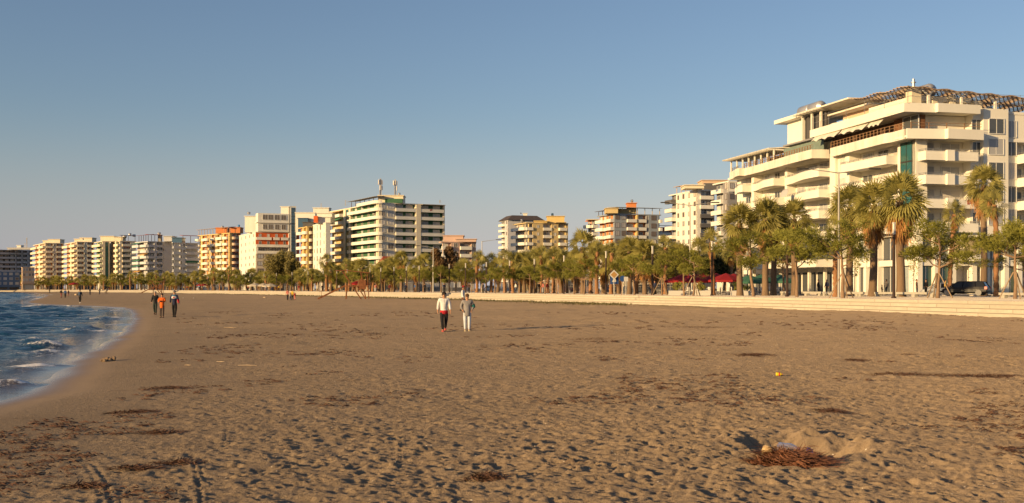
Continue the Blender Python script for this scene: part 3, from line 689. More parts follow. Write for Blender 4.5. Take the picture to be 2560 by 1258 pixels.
# B9 cream with balconies
b = Bld('apartment_block','narrow cream-yellow block with stacked white balconies, right of the white hotel', 746, 768, 785, 440, 26, 566, 18.6, YEL)
b.cols('sea',[(746,756,'C',dict(par=WHT,proj=1.5,rec=ORG,nd=1)),(756,759,'W'),(759,768,'C',dict(par=WHT,proj=1.3,nd=1))]); b.cols('cam',[(768,773,'W'),(773,783,'C',dict(rec=ORG,par=CRM,proj=.8,nd=2)),(783,785,'W')])
b.rbox(757,784,555,3,DGR,6)
# B10 white narrow
b = Bld('apartment_block','narrow plain white block with grey shuttered windows, left of the green balcony block', 783, 815, 826, 415, 25, 556, 19.7, WHT)
b.cols('sea',[(783,790,'w',dict(w=.7,h=1.3)),(790,797,'w',dict(w=1.3,h=2.0,sill=.5,sh=.8)),(797,806,'w',dict(w=1.6,h=2.0,sill=.5,sh=.8)),(806,815,'w',dict(w=.7,h=1.3))]); b.cols('cam',[(815,826,'W',dict(wall=M3('cool_white_render',(.5,.5,.5))))])  # end face: its shade is put into a darker, cooler white
b.rbox(786,826,542,4,WHT,7); b.rbox(792,830,532,8,WHT,7); b.rbox(784,794,540,2,TRRD,1.5,slab=False)
# B11 green balcony block
b = Bld('apartment_block','tall cream block with green balcony recesses, rounded corner and two roof phone masts', 824, 946, 1112, 400, 28, 506, 20.2, CRM)
gb = dict(rec=GRN,par=WHT)
b.cols('sea',[(824,858,'B',dict(rec=OCH,par=WHT,proj=1.6,rail=.0,nd=2,aw=.15)),(858,864,'W'),(864,872,'G',dict(glass=GLG)),(872,876,'W'),(876,940,'B',dict(rec=GRN,par=WHT,proj=1.4,nd=4,dw=1.8,sh=.2)),(940,946,'W')])
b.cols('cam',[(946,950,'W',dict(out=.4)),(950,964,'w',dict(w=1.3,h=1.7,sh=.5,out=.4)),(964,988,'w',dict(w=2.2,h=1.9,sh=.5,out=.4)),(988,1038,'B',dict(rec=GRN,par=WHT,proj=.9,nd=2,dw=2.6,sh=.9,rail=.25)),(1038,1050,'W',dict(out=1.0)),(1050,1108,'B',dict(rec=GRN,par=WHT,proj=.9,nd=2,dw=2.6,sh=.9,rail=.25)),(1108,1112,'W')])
# the rounded balcony at the bend of the sea side
for i in range(b.n+1):
    z = b.zg+i*b.fh-(.0 if i < b.n else .3); u0 = b.u_sea(900); mb = MB()
    pts = [(u0,-1.3)]+[(b.La-1.2+2.6*math.sin(a), -1.5+3.3*(1-math.cos(a))*.8) for a in np.linspace(0,1.5,7)]
    for (x0,y0),(x1,y1) in zip(pts[:-1],pts[1:]):
        dx,dy = x1-x0,y1-y0; L = math.hypot(dx,dy); nx,ny = dy/L*.1,-dx/L*.1
        mb.prism([(x0+nx,y0+ny),(x1+nx,y1+ny),(x1-nx,y1-ny),(x0-nx,y0-ny)],-.16,.98)
    mb.prism(pts+[(b.La-.5,1.0),(u0,1.0)],-.03,.17)
    mb.build('corner_balcony', WHT, b.root, b.sea.w(0,0,z), b.sea.r)
b.rbox(946,1008,488,4,CRM,8); b.rbox(962,1006,497,3,GRN,1.5,slab=False); b.mast(951,446,489,7,.3,9); b.mast(988,448,489,8,.25,7); b.tank(998,482,489,6,wide=.6)
b.pergola(877,944,None,2.2,FRMB,CONC,side='sea',over=1.4,n=6); b.pergola(1054,1106,None,-.2,DRKM,CONC,over=2.2); b.mast(1100,500,508,1,.2); b.mast(864,500,515,-3,.12)
# B12 pink low
b = Bld('apartment_block','low pinkish block seen right behind the green balcony block', 1098,1104,1190,380,22,604,19,PNK)
b.cols('cam',[(1104,1128,'B',dict(par=WHT,proj=.8,rec=PNK)),(1128,1150,'w',dict(w=1.2)),(1150,1178,'B',dict(par=WHT,proj=.9,nd=2)),(1178,1190,'w',dict(w=1.2))]); b.rbox(1108,1158,588,4,PNK,7); b.rbox(1140,1190,597,2,PNK,4)
# B13 grey hip-roofed
b = Bld('apartment_block','pale grey block with a dark sloping roof, behind the ochre block', 1249,1271,1356,560,20,550,14,M3('light_grey_render',(.50,.48,.47)))
b.cols('sea',[(1249,1262,'C',dict(par=WHT,proj=1.3,rec=GRY)),(1262,1271,'w',dict(w=1.8,h=1.8))]); b.cols('cam',[(1271,1303,'W'),(1303,1313,'w',dict(w=2.0,h=2.0,sh=0)),(1313,1356,'w',dict(nw=3))])
mb = MB(); z = b.ztop-b.base; mb.add([(-1,-1.2,z+.01),(b.Lc+1,-1.2,z+.01),(b.Lc+1,b.La,z+.01),(-1,b.La,z+.01),(3,2.5,z+2.6),(b.Lc-2,2.5,z+2.6),(b.Lc-2,b.La-2,z+2.6),(3,b.La-2,z+2.6)],[(0,3,2,1),(4,5,6,7),(0,1,5,4),(1,2,6,5),(2,3,7,6),(3,0,4,7)]); mb.build('hip_roof', mat('dark_roof',(.09,.07,.065)), b.root, (0,0,0), b.th)
b.rbox(1308,1318,533,8,WHT,3); b.dish(b.cam,b.u_cam(1312),b.ztop+3.9,6)
# B14 ochre
b = Bld('apartment_block','ochre yellow block with curved white balconies and a square roof room', 1283,1316,1420,430,21,556,18.8,OCH)
b.cols('sea',[(1283,1300,'C',dict(par=WHT,proj=1.8,rec=PEACH,nd=2)),(1300,1316,'C',dict(par=WHT,proj=1.8,rec=YEL,nd=2))])
b.cols('cam',[(1316,1332,'B',dict(par=WHT,proj=.5,rec=BLU,nd=2)),(1332,1358,'w',dict(w=.7,h=1.0)),(1358,1379,'B',dict(par=WHT,proj=.3,nd=2,dw=2.6,sh=.8)),(1379,1396,'w',dict(w=.7,h=1.0)),(1396,1414,'B',dict(par=WHT,proj=1.6,nd=1,dw=2.6,sh=.8)),(1414,1420,'W')])
b.rbox(1368,1411,540,4,YEL,6); b.rbox(1336,1368,552,2,YEL,4); b.tank(1381,533,540,6,BLUG,.5); b.rbox(1392,1414,555,1,OCH,4); b.tank(1304,548,554,3,wide=.7)
# B15 orange / grey
b = Bld('apartment_block','tall orange and grey apartment block with white balconies and a pergola roof terrace', 1493,1536,1652,405,20,534,20.3,BLU)
b.cols('sea',[(1493,1512,'C',dict(par=WHT,proj=1.8,rec=ORG,nd=2)),(1512,1536,'L',dict(par=WHT,proj=1.6,rec=ORG,nd=2))])
b.cols('cam',[(1536,1567,'w',dict(nw=2,w=1.5,h=1.7,fr=FRMB)),(1567,1590,'B',dict(par=WHT,rec=ORG,proj=.8,nd=1,dw=2.2,sh=.7)),(1590,1594,'W',dict(wall=YEL,out=.5)),(1594,1615,'B',dict(par=WHT,rec=ORG,proj=.5,rail=.2,nd=1)),(1615,1621,'w',dict(w=.6,wall=GRY)),(1621,1646,'w',dict(w=1.8,h=1.6,out=.3,fr=FRMB)),(1646,1652,'B',dict(par=WHT,rec=YEL,proj=1.4,nd=1))])
b.pergola(1538,1650,518,0,OCH,CONC,n=6,dep=6,over=1.2); b.rbox(1515,1545,520,-2,OCH,7,zb=b.ztop); b.rbox(1545,1590,522,4,OCH,5,slab=False); b.rbox(1569,1591,507,5,ORG,5,zb=b.ztop); b.tank(1580,499,506,7,wide=.5)
b.pergola(1495,1534,None,1.6,FRMB,FRMB,side='sea',over=1.2)
b = Bld('apartment_block','orange balcony tower with a flat white roof, left edge of the orange and grey block', 1464,1480,1494,440,20,550,19,ORG)
b.cols('sea',[(1464,1480,'C',dict(par=WHT,proj=1.8,rec=ORG))]); b.cols('cam',[(1480,1494,'B',dict(par=WHT,proj=.8,rec=ORG))]); b.rbox(1468,1496,548,-1,CRM,4)
b = Bld('apartment_block','orange block with white balconies in the gap left of the white and grey block', 1640,1646,1680,430,20,568,20,ORG)
b.cols('cam',[(1646,1676,'C',dict(par=WHT,proj=1.2,rec=ORG,nd=2)),(1676,1680,'W')]); b.pergola(1648,1679,None,.6,CONC,CONC)
# B16 white / grey
b = Bld('apartment_block','white apartment block with dark grey balcony boxes and an unfinished brown top storey', 1673,1744,1786,345,16,474,23.4,WHT)
b.cols('sea',[(1673,1690,'B',dict(par=WHT,proj=1.6,rec=GRY,rail=.2,fl=(0,b.n-1))),(1673,1690,'B',dict(par=DGR,proj=1.6,rec=DGR,fl=(b.n-1,b.n))),(1690,1702,'w',dict(w=1.0,h=1.3,fr=FRMB)),(1702,1716,'w',dict(w=1.2,h=1.4,fr=FRMB)),(1716,1730,'w',dict(w=1.0,h=1.3,fr=FRMB)),(1730,1744,'w',dict(w=1.2,h=1.3,fr=FRMB))])
b.cols('cam',[(1744,1750,'W'),(1750,1782,'B',dict(par=WHT,proj=.6,rec=WHT,nd=2,fl=(b.n-2,b.n))),(1750,1782,'B',dict(par=DGR,proj=.8,rec=DGR,rail=.2,nd=2,fl=(1,b.n-2))),(1782,1786,'W',dict(wall=DGR))])
b.rbox(1712,1760,462,-4,CRM,7,zb=b.ztop); b.rbox(1755,1818,450,10,PEACH,8,zb=b.ztop); b.rbox(1760,1800,458,8,DGR,1,slab=False); b.pergola(1690,1712,None,2.2,PEACH,PEACH,side='sea')
b = Bld('apartment_block','white and grey block with a framed top-floor opening, partly behind the big white building', 1783,1822,1870,300,15,452,26.8,WHT)
b.cols('sea',[(1783,1808,'B',dict(par=WHT,proj=.7,rec=GRY,nd=2,dw=2.0,fl=(0,b.n))),(1808,1822,'w',dict(w=1.0,h=1.6,wall=GRY,fr=FRMB))])
b.cols('cam',[(1822,1870,'w',dict(nw=3,w=1.1,fr=FRMB,wall=GRY,fl=(0,b.n-1))),(1822,1870,'w',dict(nw=3,w=1.1,fr=FRMB,fl=(b.n-1,b.n)))])
# low buildings between the trees
def low(C,R_,D,yt,m,label,n=5,roof=None,nm='low_building'):
    b = Bld(nm,label,C-2,C,R_,D,20,yt,40,m,ground=2.2); b.cols('cam',[(C,R_,'w',dict(nw=n,h=1.3,w=1.4))]) if b.n else None
    if roof:
        mb = MB(); z = b.ztop-b.base; mb.add([(-.6,-.8,z),(b.Lc+.6,-.8,z),(b.Lc+.6,5,z),(-.6,5,z),(1,2.2,z+roof),(b.Lc-1,2.2,z+roof)],[(0,3,2,1),(0,1,5,4),(2,3,4,5),(0,4,3),(1,2,5)]); mb.build('tiled_roof', REDR, b.root, (0,0,0), b.th)
    return b
low(954,988,330,662,CRM,'small cafe building under a steep red roof below the green balcony block',4,2.6)
low(1395,1490,230,688,PNK,'low pink house behind the wire fence and pines',6)
low(1040,1160,300,690,DGR,'dark low shopfront behind the wire fence, right of the green balcony block',6)
low(500,600,440,699,CRM,'low cream cafe front under the yellow and orange block',7)
low(640,760,400,697,DGR,'dark low cafe front below the white hotel',7)
low(1560,1690,240,676,CRM,'low cream shopfront behind the thick palms and fence',5)
# ------------------------------------------------------------------ the big white building at the right
WW = mat('bright_white_render', (.74,.70,.60), rough=.8, var=.08, scale=.2, streak=True)
WD = mat('worn_white_render', (.68,.63,.53), rough=.85, var=.25, scale=.7, streak=True)
WOOD = mat('brown_wood_cladding', (.17,.08,.04), rough=.7, var=.35, scale=2.5)
BAMB = mat('bamboo_rail', (.26,.15,.08), rough=.7, var=.3, scale=3)
G1 = Bld('apartment_block','large white block with long curved balconies and a wavy lattice canopy on its roof', 1822,2290,2640,143,13.8,340,59.5,WW,rd=1.6,ground=7.8)
b = G1; fh = b.fh; f = b.sea; g = b.cam
# storeys: zg .. ztop are the balcony floors; terrace floor above
dk = dict(par=WW, ph=.95, rail=.35, sh=.75)
b.cols('sea',[(1842,1880,'L',dict(dk,proj=1.8,nd=2,aw=.2)),(1880,1886,'W',dict(out=.1)),(1886,1962,'L',dict(dk,proj=2.0,nd=3,aw=.2)),(1962,1968,'W'),(1968,2082,'L',dict(dk,proj=2.3,nd=4,aw=.25,dw=2.4)),
 (2082,2096,'W',dict(out=.5)),(2096,2118,'w',dict(w=1.3,h=2.0,sill=.4,sh=.9)),(2118,2128,'W',dict(out=.3)),(2128,2244,'B',dict(dk,proj=1.7,nd=3,dw=2.4)),(2244,2250,'W'),(2250,2284,'G',dict(glass=GLG)),(2284,2290,'W')])
b.cols('cam',[(2290,2296,'W'),(2296,2426,'B',dict(dk,proj=1.6,nd=2,dw=3.0,sh=1.0,fins=0)),(2426,2432,'W'),(2432,2450,'w',dict(w=1.2,h=1.6,sh=.3)),(2450,2512,'w',dict(out=.7,w=2.2,h=2.0,sh=.5)),(2512,2543,'w',dict(w=1.5,h=2.1,sh=.8)),(2543,2610,'B',dict(dk,proj=1.8,nd=2)),(2610,2640,'w')])
def bx(fc, u0,u1,y0,y1,z0,z1,name,m): return fc.part(MB().box(u0,u1,y0,y1,z0,z1), name, m)
# small square block on the front balconies
for i in range(b.n):
    z = b.zg+i*fh; u = g.L*.0+b.u_cam(2345); bx(g,u,u+1.1,-2.0,-1.58,z-.25,z+1.15,'balcony_block',WW)
L = f.L; zt = b.ztop                       # terrace level
def band(fc, pts, z0, z1, name, m, th_=.25, floor=None):
    mb = MB()
    for (x0,y0),(x1,y1) in zip(pts[:-1],pts[1:]):
        dx,dy = x1-x0,y1-y0; Lq = math.hypot(dx,dy); nx,ny = dy/Lq*.03,-dx/Lq*.03; ix_,iy_ = -dy/Lq*th_,dx/Lq*th_
        mb.prism([(x0+nx,y0+ny),(x1+nx,y1+ny),(x1+ix_,y1+iy_),(x0+ix_,y0+iy_)],z0,z1)
    fo2 = .03 if fc is g else 0
    if floor is not None: mb.prism(pts+[(pts[-1][0],floor+fo2),(pts[0][0],floor+fo2)], z0+.15+fo2, z0+.4+fo2)
    return fc.part(mb, name, m)
def wave(u0,u1,p0,p1,n=14): return [(u0+(u1-u0)*i/n, -(p0+(p1-p0)*(.5-.5*math.cos(math.pi*i/n)))) for i in range(n+1)]
us = b.u_sea
# terrace parapet: three waves, then the straight run to the corner
pts = wave(us(1840),us(1882),1.2,2.6)+wave(us(1883),us(2078),1.6,3.2)+[(us(2082),-.6)]
band(f, pts, zt-.55, zt+.75, 'terrace_parapet', WD, floor=1.6)
pts = [(us(2094),-1.2),(us(2245),-2.2),(us(2262),-1.9),(L+.6,-2.1)]
band(f, pts, zt-.55, zt+.75, 'terrace_parapet', WD, floor=1.6)
band(g, [(-2.1,-1.2),(b.u_cam(2340),-1.9),(b.u_cam(2342),-2.4),(b.u_cam(2432),-2.2),(b.u_cam(2433),0)], zt-.55, zt+.75, 'terrace_parapet', WW, floor=1.6)
# rails on the terrace
def rails(fc, pts, z, h, m, step=1.0, nm='terrace_railing', tk=.06):
    mb = MB()
    for (x0,y0),(x1,y1) in zip(pts[:-1],pts[1:]):
        for q in (1,.55): mb.bar((x0,y0,z+h*q),(x1,y1,z+h*q),tk)
        Lq = math.hypot(x1-x0,y1-y0); n_ = max(1,int(Lq/step))
        for i in range(n_): a = i/n_; mb.box(x0+(x1-x0)*a-tk*.8,x0+(x1-x0)*a+tk*.8,y0+(y1-y0)*a-tk*.8,y0+(y1-y0)*a+tk*.8,z-.02,z+h+.05)
    return fc.part(mb, nm, m)
rails(f, [(us(1846),-1.4),(us(1880),-2.3)], zt+.74,.5, RAIL); rails(f, [(us(1884),-1.7),(us(1980),-2.2),(us(2078),-3.0)], zt+.74,.75,BAMB,.9)
rails(f, [(us(2096),-1.2),(us(2245),-2.0),(L+.3,-1.9)], zt+.74,.85,BAMB,.9); rails(g, [(-1.6,-1.3),(b.u_cam(2430),-2.0)], zt+.74,.8,BAMB,2.2)
# terrace storey core
e = zof(262,143)                            # top of the roof band at the corner
zr = e-1.15
for fc,u0,u1,y0,y1 in ((f,us(2060),L-1.6,1.6,11),(g,1.4,g.L-.5,1.5,20)):
    bx(fc,u0,u1,y0,y1,zt-.02 if fc is f else zt-.03,zr+.1,'upper_wall',WW)
bx(g,b.u_cam(2450),b.u_cam(2512),-.7,1.55,zt-.4,zr+.95,'stair_wall',WW); bx(g,b.u_cam(2432),b.u_cam(2450),-.01,1.55,zt-.38,zr+.6,'upper_wall',WW); bx(g,b.u_cam(2512),b.u_cam(2640),-.01,1.55,zt-.39,zr+.6,'upper_wall',WW)
b.window(g,b.u_cam(2440),-.02,zt+.6,1.3,1.8,FRM,0); b.window(g,b.u_cam(2482),-.72,zt+.6,2.2,1.9,FRM,0); b.window(g,b.u_cam(2528),-.02,zt+.3,1.5,2.1,FRM,.9)
bx(g,b.u_cam(2300),b.u_cam(2316),.6,1.45,zt+.6,zr,'wood_cladding',WOOD)
bx(f,us(2225),L-.3,.6,1.58,zt+.6,zr-.02,'wood_cladding',WOOD); b.window(f,us(2268),.58,zt+.75,3.4,2.1,FRM,0)
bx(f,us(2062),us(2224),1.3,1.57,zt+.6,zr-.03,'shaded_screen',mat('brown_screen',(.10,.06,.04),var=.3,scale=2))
# big roof band over the terrace
band(f, [(us(2050),0),(us(2050)+.05,-1.7),(L+1.0,-2.4)], zr, e, 'roof_band', WW, floor=3)
band(g, [(-2.4,-1.0),(b.u_cam(2322),-1.4),(b.u_cam(2323),-1.9),(b.u_cam(2430),-1.7),(b.u_cam(2431),0)], zr, e, 'roof_band', WW, floor=3)
bx(g,-.2,g.L,-.1,14,zr+.4,zr+.75,'roof_slab',WW)
bx(f,us(2052),L,.1,14,zr+.36,zr+.72,'roof_slab',WW)
for u0,u1 in ((us(2062),us(2128)),(us(2132),us(2200)),(us(2203),us(2238))):   # sagging awnings
    mb = MB(); n_=9
    for i in range(n_):
        a0,a1 = u0+(u1-u0)*i/n_, u0+(u1-u0)*(i+1)/n_; s0,s1 = .16*math.sin(i*2.2),.16*math.sin((i+1)*2.2)
        mb.add([(a0,-1.6,zr-.0),(a1,-1.6,zr-.0),(a1,-2.3,zr-.75+s1),(a0,-2.3,zr-.75+s0),(a0,-1.66,zr-.03),(a1,-1.66,zr-.03),(a1,-2.36,zr-.78+s1),(a0,-2.36,zr-.78+s0)],[(0,1,2,3),(7,6,5,4),(3,2,6,7)])
    f.part(mb,'awning',mat('cream_awning',(.58,.54,.45)))
# pergola over the left terrace
u0,u1 = us(1844),us(1955); mb = MB(); zp = zt+2.9
for i in range(8):
    u = u0+.4+(u1-u0-.5)*i/7; mb.box(u-.11,u+.11,-1.5,-1.28,zt+.7,zp-.1)
    mb.box(u-.11,u+.11,2.2,2.4,zt,zp+.1)
f.part(mb,'pergola_post',WW)
mb = MB(); mb.add([(u0-.2,-2.2,zp-.1),(u1,-2.4,zp-.1),(u1,4,zp+.35),(u0-.2,4,zp+.35),(u0-.2,-2.2,zp+.04),(u1,-2.4,zp+.04),(u1,4,zp+.5),(u0-.2,4,zp+.5)],[(3,2,1,0),(4,5,6,7),(0,1,5,4),(1,2,6,5),(2,3,7,6),(3,0,4,7)])
for i in range(30): u = u0+(u1-u0-.1)*i/29; mb.box(u-.07,u+.07,-2.9,2.0,zp-.32,zp-.1)
f.part(mb,'pergola_roof',WD)
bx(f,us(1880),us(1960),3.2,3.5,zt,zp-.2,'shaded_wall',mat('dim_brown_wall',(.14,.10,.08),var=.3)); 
bx(f,us(1962),us(2062),-.2,-.14,zt+1.0,zt+2.7,'windbreak',mat('green_mesh',(.17,.22,.19),var=.2,scale=2)); bx(f,us(1975),us(2060),1.7,9,zt-.01,zt+2.6,'roof_room',WD)
bx(f,us(1970),us(2066),-.9,3,zt+2.85,zt+3.1,'roof_slab',GRY)
# penthouses: left box, middle opening, right box
z1 = zt+2.9
for (p0,p1,y,bk,dp) in ((1948,1990,309,3.0,6),):
    D = 183; h_ = zof(y,D)-zt
    bx(f,us(1952),us(1992),1.2,7,zt,zt+h_-.5,'penthouse',WW); bx(f,us(1938),us(1998),-.2,8,zt+h_-.5,zt+h_+.1,'penthouse_roof',WW)
    for q in (1999,2022,2044): bx(f,us(q)-.15,us(q)+.15,.4,.7,zt+2.9,zt+h_-.3,'post',WW)
    bx(f,us(1996),us(2048),1.2,1.5,zt+2.9,zt+h_-.4,'opening_shade_panel',mat('opening_shade_grey',(.08,.075,.075))); bx(f,us(1996),us(2130),-.6,8,zt+h_-.22,zt+h_,'pergola_roof',WD)  # solid panel coloured as the shade inside the opening
    for i in range(16): u = us(1996)+(us(2060)-us(1996))*i/15; bx(f,u-.06,u+.06,-1.0,1.5,zt+h_-.38,zt+h_-.23,'rafter',WD) if i%2==0 else None
zp2 = zof(262,165)
bx(f,us(2165),us(2255),3.0,9,e-.6,zof(254,150)-.5,'penthouse',WW); bx(f,us(2150),us(2262),1.4,10,zof(254,150)-.55,zof(254,150)+.1,'penthouse_roof',WW)
for u,q in ((us(2068),.9),(us(2100),1.0),(us(2110),.8)): bx(f,u-.6,u+.6,1.0,2.0,e-.5,e+q,'vent_box',WW)
bx(f,us(2060),us(2140),3.2,9,e-.5,e+2.3,'roof_room',PEACH); bx(f,us(2030),us(2150),1.4,10,e+2.3,e+2.55,'roof_slab',WD)
bx(g,.2,1.6,1.2,2.6,zt+3,zof(222,146),'chimney',CRM)
mb = MB(); mb.lathe([(.2,0),(.2,.6),(.35,.62),(.35,.7),(.18,.75),(.18,1.1),(.02,1.15)],n=10); mb.build('chimney_pot',RAIL,b.root,g.w(.9,1.9,zof(222,146)))
for fc,u,y,z in ((f,us(2215),4.5,zof(254,150)+.1),(f,us(2238),4.5,zof(254,150)+.1),(f,us(1975),3,zt+h_+.1),(f,us(2000),3,zt+h_+.1)):
    mb = MB(); r = .95; mb.path([(-1.9,0,r),(-1.6,0,r),(1.2,0,r),(1.5,0,r),(1.62,0,r)],[r*.6,r,r,r*.85,r*.3],14); mb.build('water_tank',mat('tank_steel',(.5,.47,.43),rough=.35,metal=.6,var=.1),b.root,fc.w(u,y,z),fc.r,True)
rails(f, [(us(2052),-1.4),(L+.8,-2.1)], e-.02, 1.9, RAIL, 4.5, 'roof_railing', .03); rails(g, [(-2,-1.2),(g.L,-1.4)], e-.02, 1.6, RAIL, 3.2, 'roof_railing', .03)
# wavy lattice canopy on Y posts
CAN = mat('lattice_steel',(.33,.23,.15),rough=.6,var=.2,scale=1)
u0,u1 = b.u_cam(2262), b.u_cam(2640)+2; y0_,y1_ = -.6, 13; nu, ny = 34, 17
def cz(u,y): return e+2.3+.10*math.sin(u*1.9)-.045*(u-u0)+.10*(y-y0_)*.35+.12*math.sin(y*1.1)
mb = MB()
for i in range(nu):
    for j in range(ny):
        a0,a1 = u0+(u1-u0)*i/nu, u0+(u1-u0)*(i+1)/nu; c0,c1 = y0_+(y1_-y0_)*j/ny, y0_+(y1_-y0_)*(j+1)/ny
        mb.bar((a0,c0,cz(a0,c0)),(a1,c1,cz(a1,c1)),.13,.10); mb.bar((a1,c0,cz(a1,c0)),(a0,c1,cz(a0,c1)),.13,.09)
for j in (0,ny//2,ny):
    c0 = y0_+(y1_-y0_)*j/ny
    for i in range(nu): a0,a1 = u0+(u1-u0)*i/nu, u0+(u1-u0)*(i+1)/nu; mb.bar((a0,c0,cz(a0,c0)+.05),(a1,c0,cz(a1,c0)+.05),.10,.10)
g.part(mb,'lattice_canopy',CAN)
mb = MB()
for px in (2330,2413,2498,2580):
    u = b.u_cam(px)
    for y in (.8,8): mb.box(u-.14,u+.14,y-.14,y+.14,e-.5,cz(u,y)-.6); mb.bar((u,y,cz(u,y)-.7),(u-.8,y,cz(u,y)-.05),.18); mb.bar((u,y,cz(u,y)-.7),(u+.8,y,cz(u,y)-.05),.18)
g.part(mb,'canopy_post',WW)
for px,w_,yy in ((2368,1.5,255),(2406,.9,250),(2470,1.2,262)): u = b.u_cam(px); bx(g,u-w_/2,u+w_/2,2,3.2,e-.6,zof(yy-14,146),'vent_shaft',CRM)
# lower two storeys: shop windows, canopy slab, curved glazed bay
mb = MB(); mb.prism([(-1.5,-3.2),(us(2092)-us(1878),-3.4),(us(2092)-us(1878),-.31),(-1.5,-.31)],0,1.1)
mb.build('entrance_canopy', WW, b.root, f.w(us(1878),0,PZ+3.9), f.r)
bx(f,us(1878),us(2090),-.28,-.2,PZ+5.2,b.zg-.6,'dark_glazing',GL)
for px in (2110,2140,2170,2200,2244): bx(f,us(px)-.3,us(px)+.3,-.5,1.5,PZ-.1,b.zg-.5,'pillar',WW)
for px in (2296,2338,2380,2432,2455,2512,2545,2600): u = b.u_cam(px); bx(g,u-.35,u+.35,-.4,1.5,PZ-.1,b.zg-.52,'pillar',WW)
bx(g,0,g.L,-.25,1.4,PZ+3.7,PZ+4.5,'mezzanine_band',WW); bx(f,us(2095),f.L,-.25,1.4,PZ+3.72,PZ+4.52,'mezzanine_band',WW)
for a,c in ((2300,2334),(2342,2376),(2436,2452),(2460,2508),(2516,2541),(2550,2596)):
    for z0_,z1_ in ((PZ+.2,PZ+3.6),(PZ+4.6,b.zg-.7)):
        u0_,u1_ = b.u_cam(a),b.u_cam(c); p_ = bx(g,u0_,u1_,.3,.4,z0_,z1_,'shop_window',rnd.choice([GL,GLG,mat('curtained_glass',(.30,.34,.33),rough=.3,var=.15,scale=1.5,spec=.5)]))
        for q in (.0,.5,1): link(MB().box(-.05,.05,-.06,.0,0,z1_-z0_).mesh('mullion',FRM),'mullion',p_,(u0_+(u1_-u0_)*q,.3,z0_))
for a,c in ((2113,2137),(2143,2167),(2173,2197),(2204,2240),(2252,2284)):
    for z0_,z1_ in ((PZ+.2,PZ+3.6),(PZ+4.6,b.zg-.7)):
        u0_,u1_ = us(a),us(c); p_ = bx(f,u0_,u1_,.3,.4,z0_,z1_,'shop_window',rnd.choice([GL,mat('curtained_glass',(.30,.34,.33),rough=.3,var=.15,scale=1.5,spec=.5)])); 
        for q in (.0,.5,1): link(MB().box(-.05,.05,-.06,.0,0,z1_-z0_).mesh('mullion',FRM),'mullion',p_,(u0_+(u1_-u0_)*q,.3,z0_))
mb = MB(); uc = b.u_cam(2415); R0 = (b.u_cam(2452)-b.u_cam(2380))/2
arcp = [(uc-R0*math.cos(a), -.3-2.2*math.sin(a)) for a in np.linspace(.05,3.09,13)]
mb.prism(arcp, PZ+4.3, PZ+5.1); mb.prism(arcp, b.zg-.9, b.zg-.55); g.part(mb,'glazed_bay',WW)
mb = MB(); mb.prism([(x*1.0,y+.12) for x,y in arcp], PZ+5.1, b.zg-.9); g.part(mb,'bay_glass',mat('amber_glass',(.30,.24,.12),rough=.2,var=.2,scale=.6,spec=.6))
b.dish(f, us(2000), b.zg+2.0*fh+1.2, -2.6, 1.6)
# ------------------------------------------------------------------ trees
LEAFP = mat('palm_green', (.30,.265,.075), rough=.6, var=.35, scale=1.3, trans=.25)
LEAFD = mat('dead_frond', (.40,.205,.07), rough=.8, var=.4, scale=2, trans=.2)
LEAFN = mat('pine_green', (.235,.225,.038), rough=.7, var=.4, scale=1.6, trans=.2)
LEAFE = mat('eucalyptus_leaf', (.20,.165,.05), rough=.6, var=.4, scale=.7, trans=.25)
BRKP = mat('palm_bark', (.19,.125,.075), rough=.9, var=.35, scale=3, bump=.6)
BRKN = mat('pine_bark', (.26,.165,.10), rough=.9, var=.3, scale=3, bump=.5)
def frond(mb, o, az, el, r, pet, blade, nseg, droop, spread=1.25, m=0):
    dx, dy = math.cos(az), math.sin(az)
    p = [Vector(o)]; e = el; n = 5; L = pet
    for i in range(n):
        p.append(p[-1]+Vector((dx*math.cos(e), dy*math.cos(e), math.sin(e)))*(L/n)); e -= droop*.35/n
    for a, b_ in zip(p[:-1], p[1:]):
        s_ = Vector((-dy,dx,0))*.028; mb.add([(a-s_)[:],(a+s_)[:],(b_+s_)[:],(b_-s_)[:]],[(0,1,2,3)],m)
    c = p[-1]; fwd = Vector((dx*math.cos(e), dy*math.cos(e), math.sin(e))); side = Vector((-dy,dx,0)); up = side.cross(fwd)
    if up.z < 0: up = -up
    ro = r.gauss(0,.75); side, up = side*math.cos(ro)+up*math.sin(ro), up*math.cos(ro)-side*math.sin(ro)
    for k in range(nseg):
        a = (k/(nseg-1)-.5)*2*spread; q = r.uniform(.8,1.05)
        d = (fwd*math.cos(a)+side*math.sin(a)).normalized(); l = blade*q*(1-.22*abs(a)/spread)
        w_ = d.cross(up).normalized()*(blade*.036)
        m1 = c+d*l*.55+up*.04*l; dr = Vector((0,0,-1))*l*(.06+.26*droop*r.random())
        tip = c+d*l*.93+dr
        mb.add([c[:],(m1-w_)[:],(m1+w_)[:],tip[:]],[(0,1,2),(1,3,2)],m)
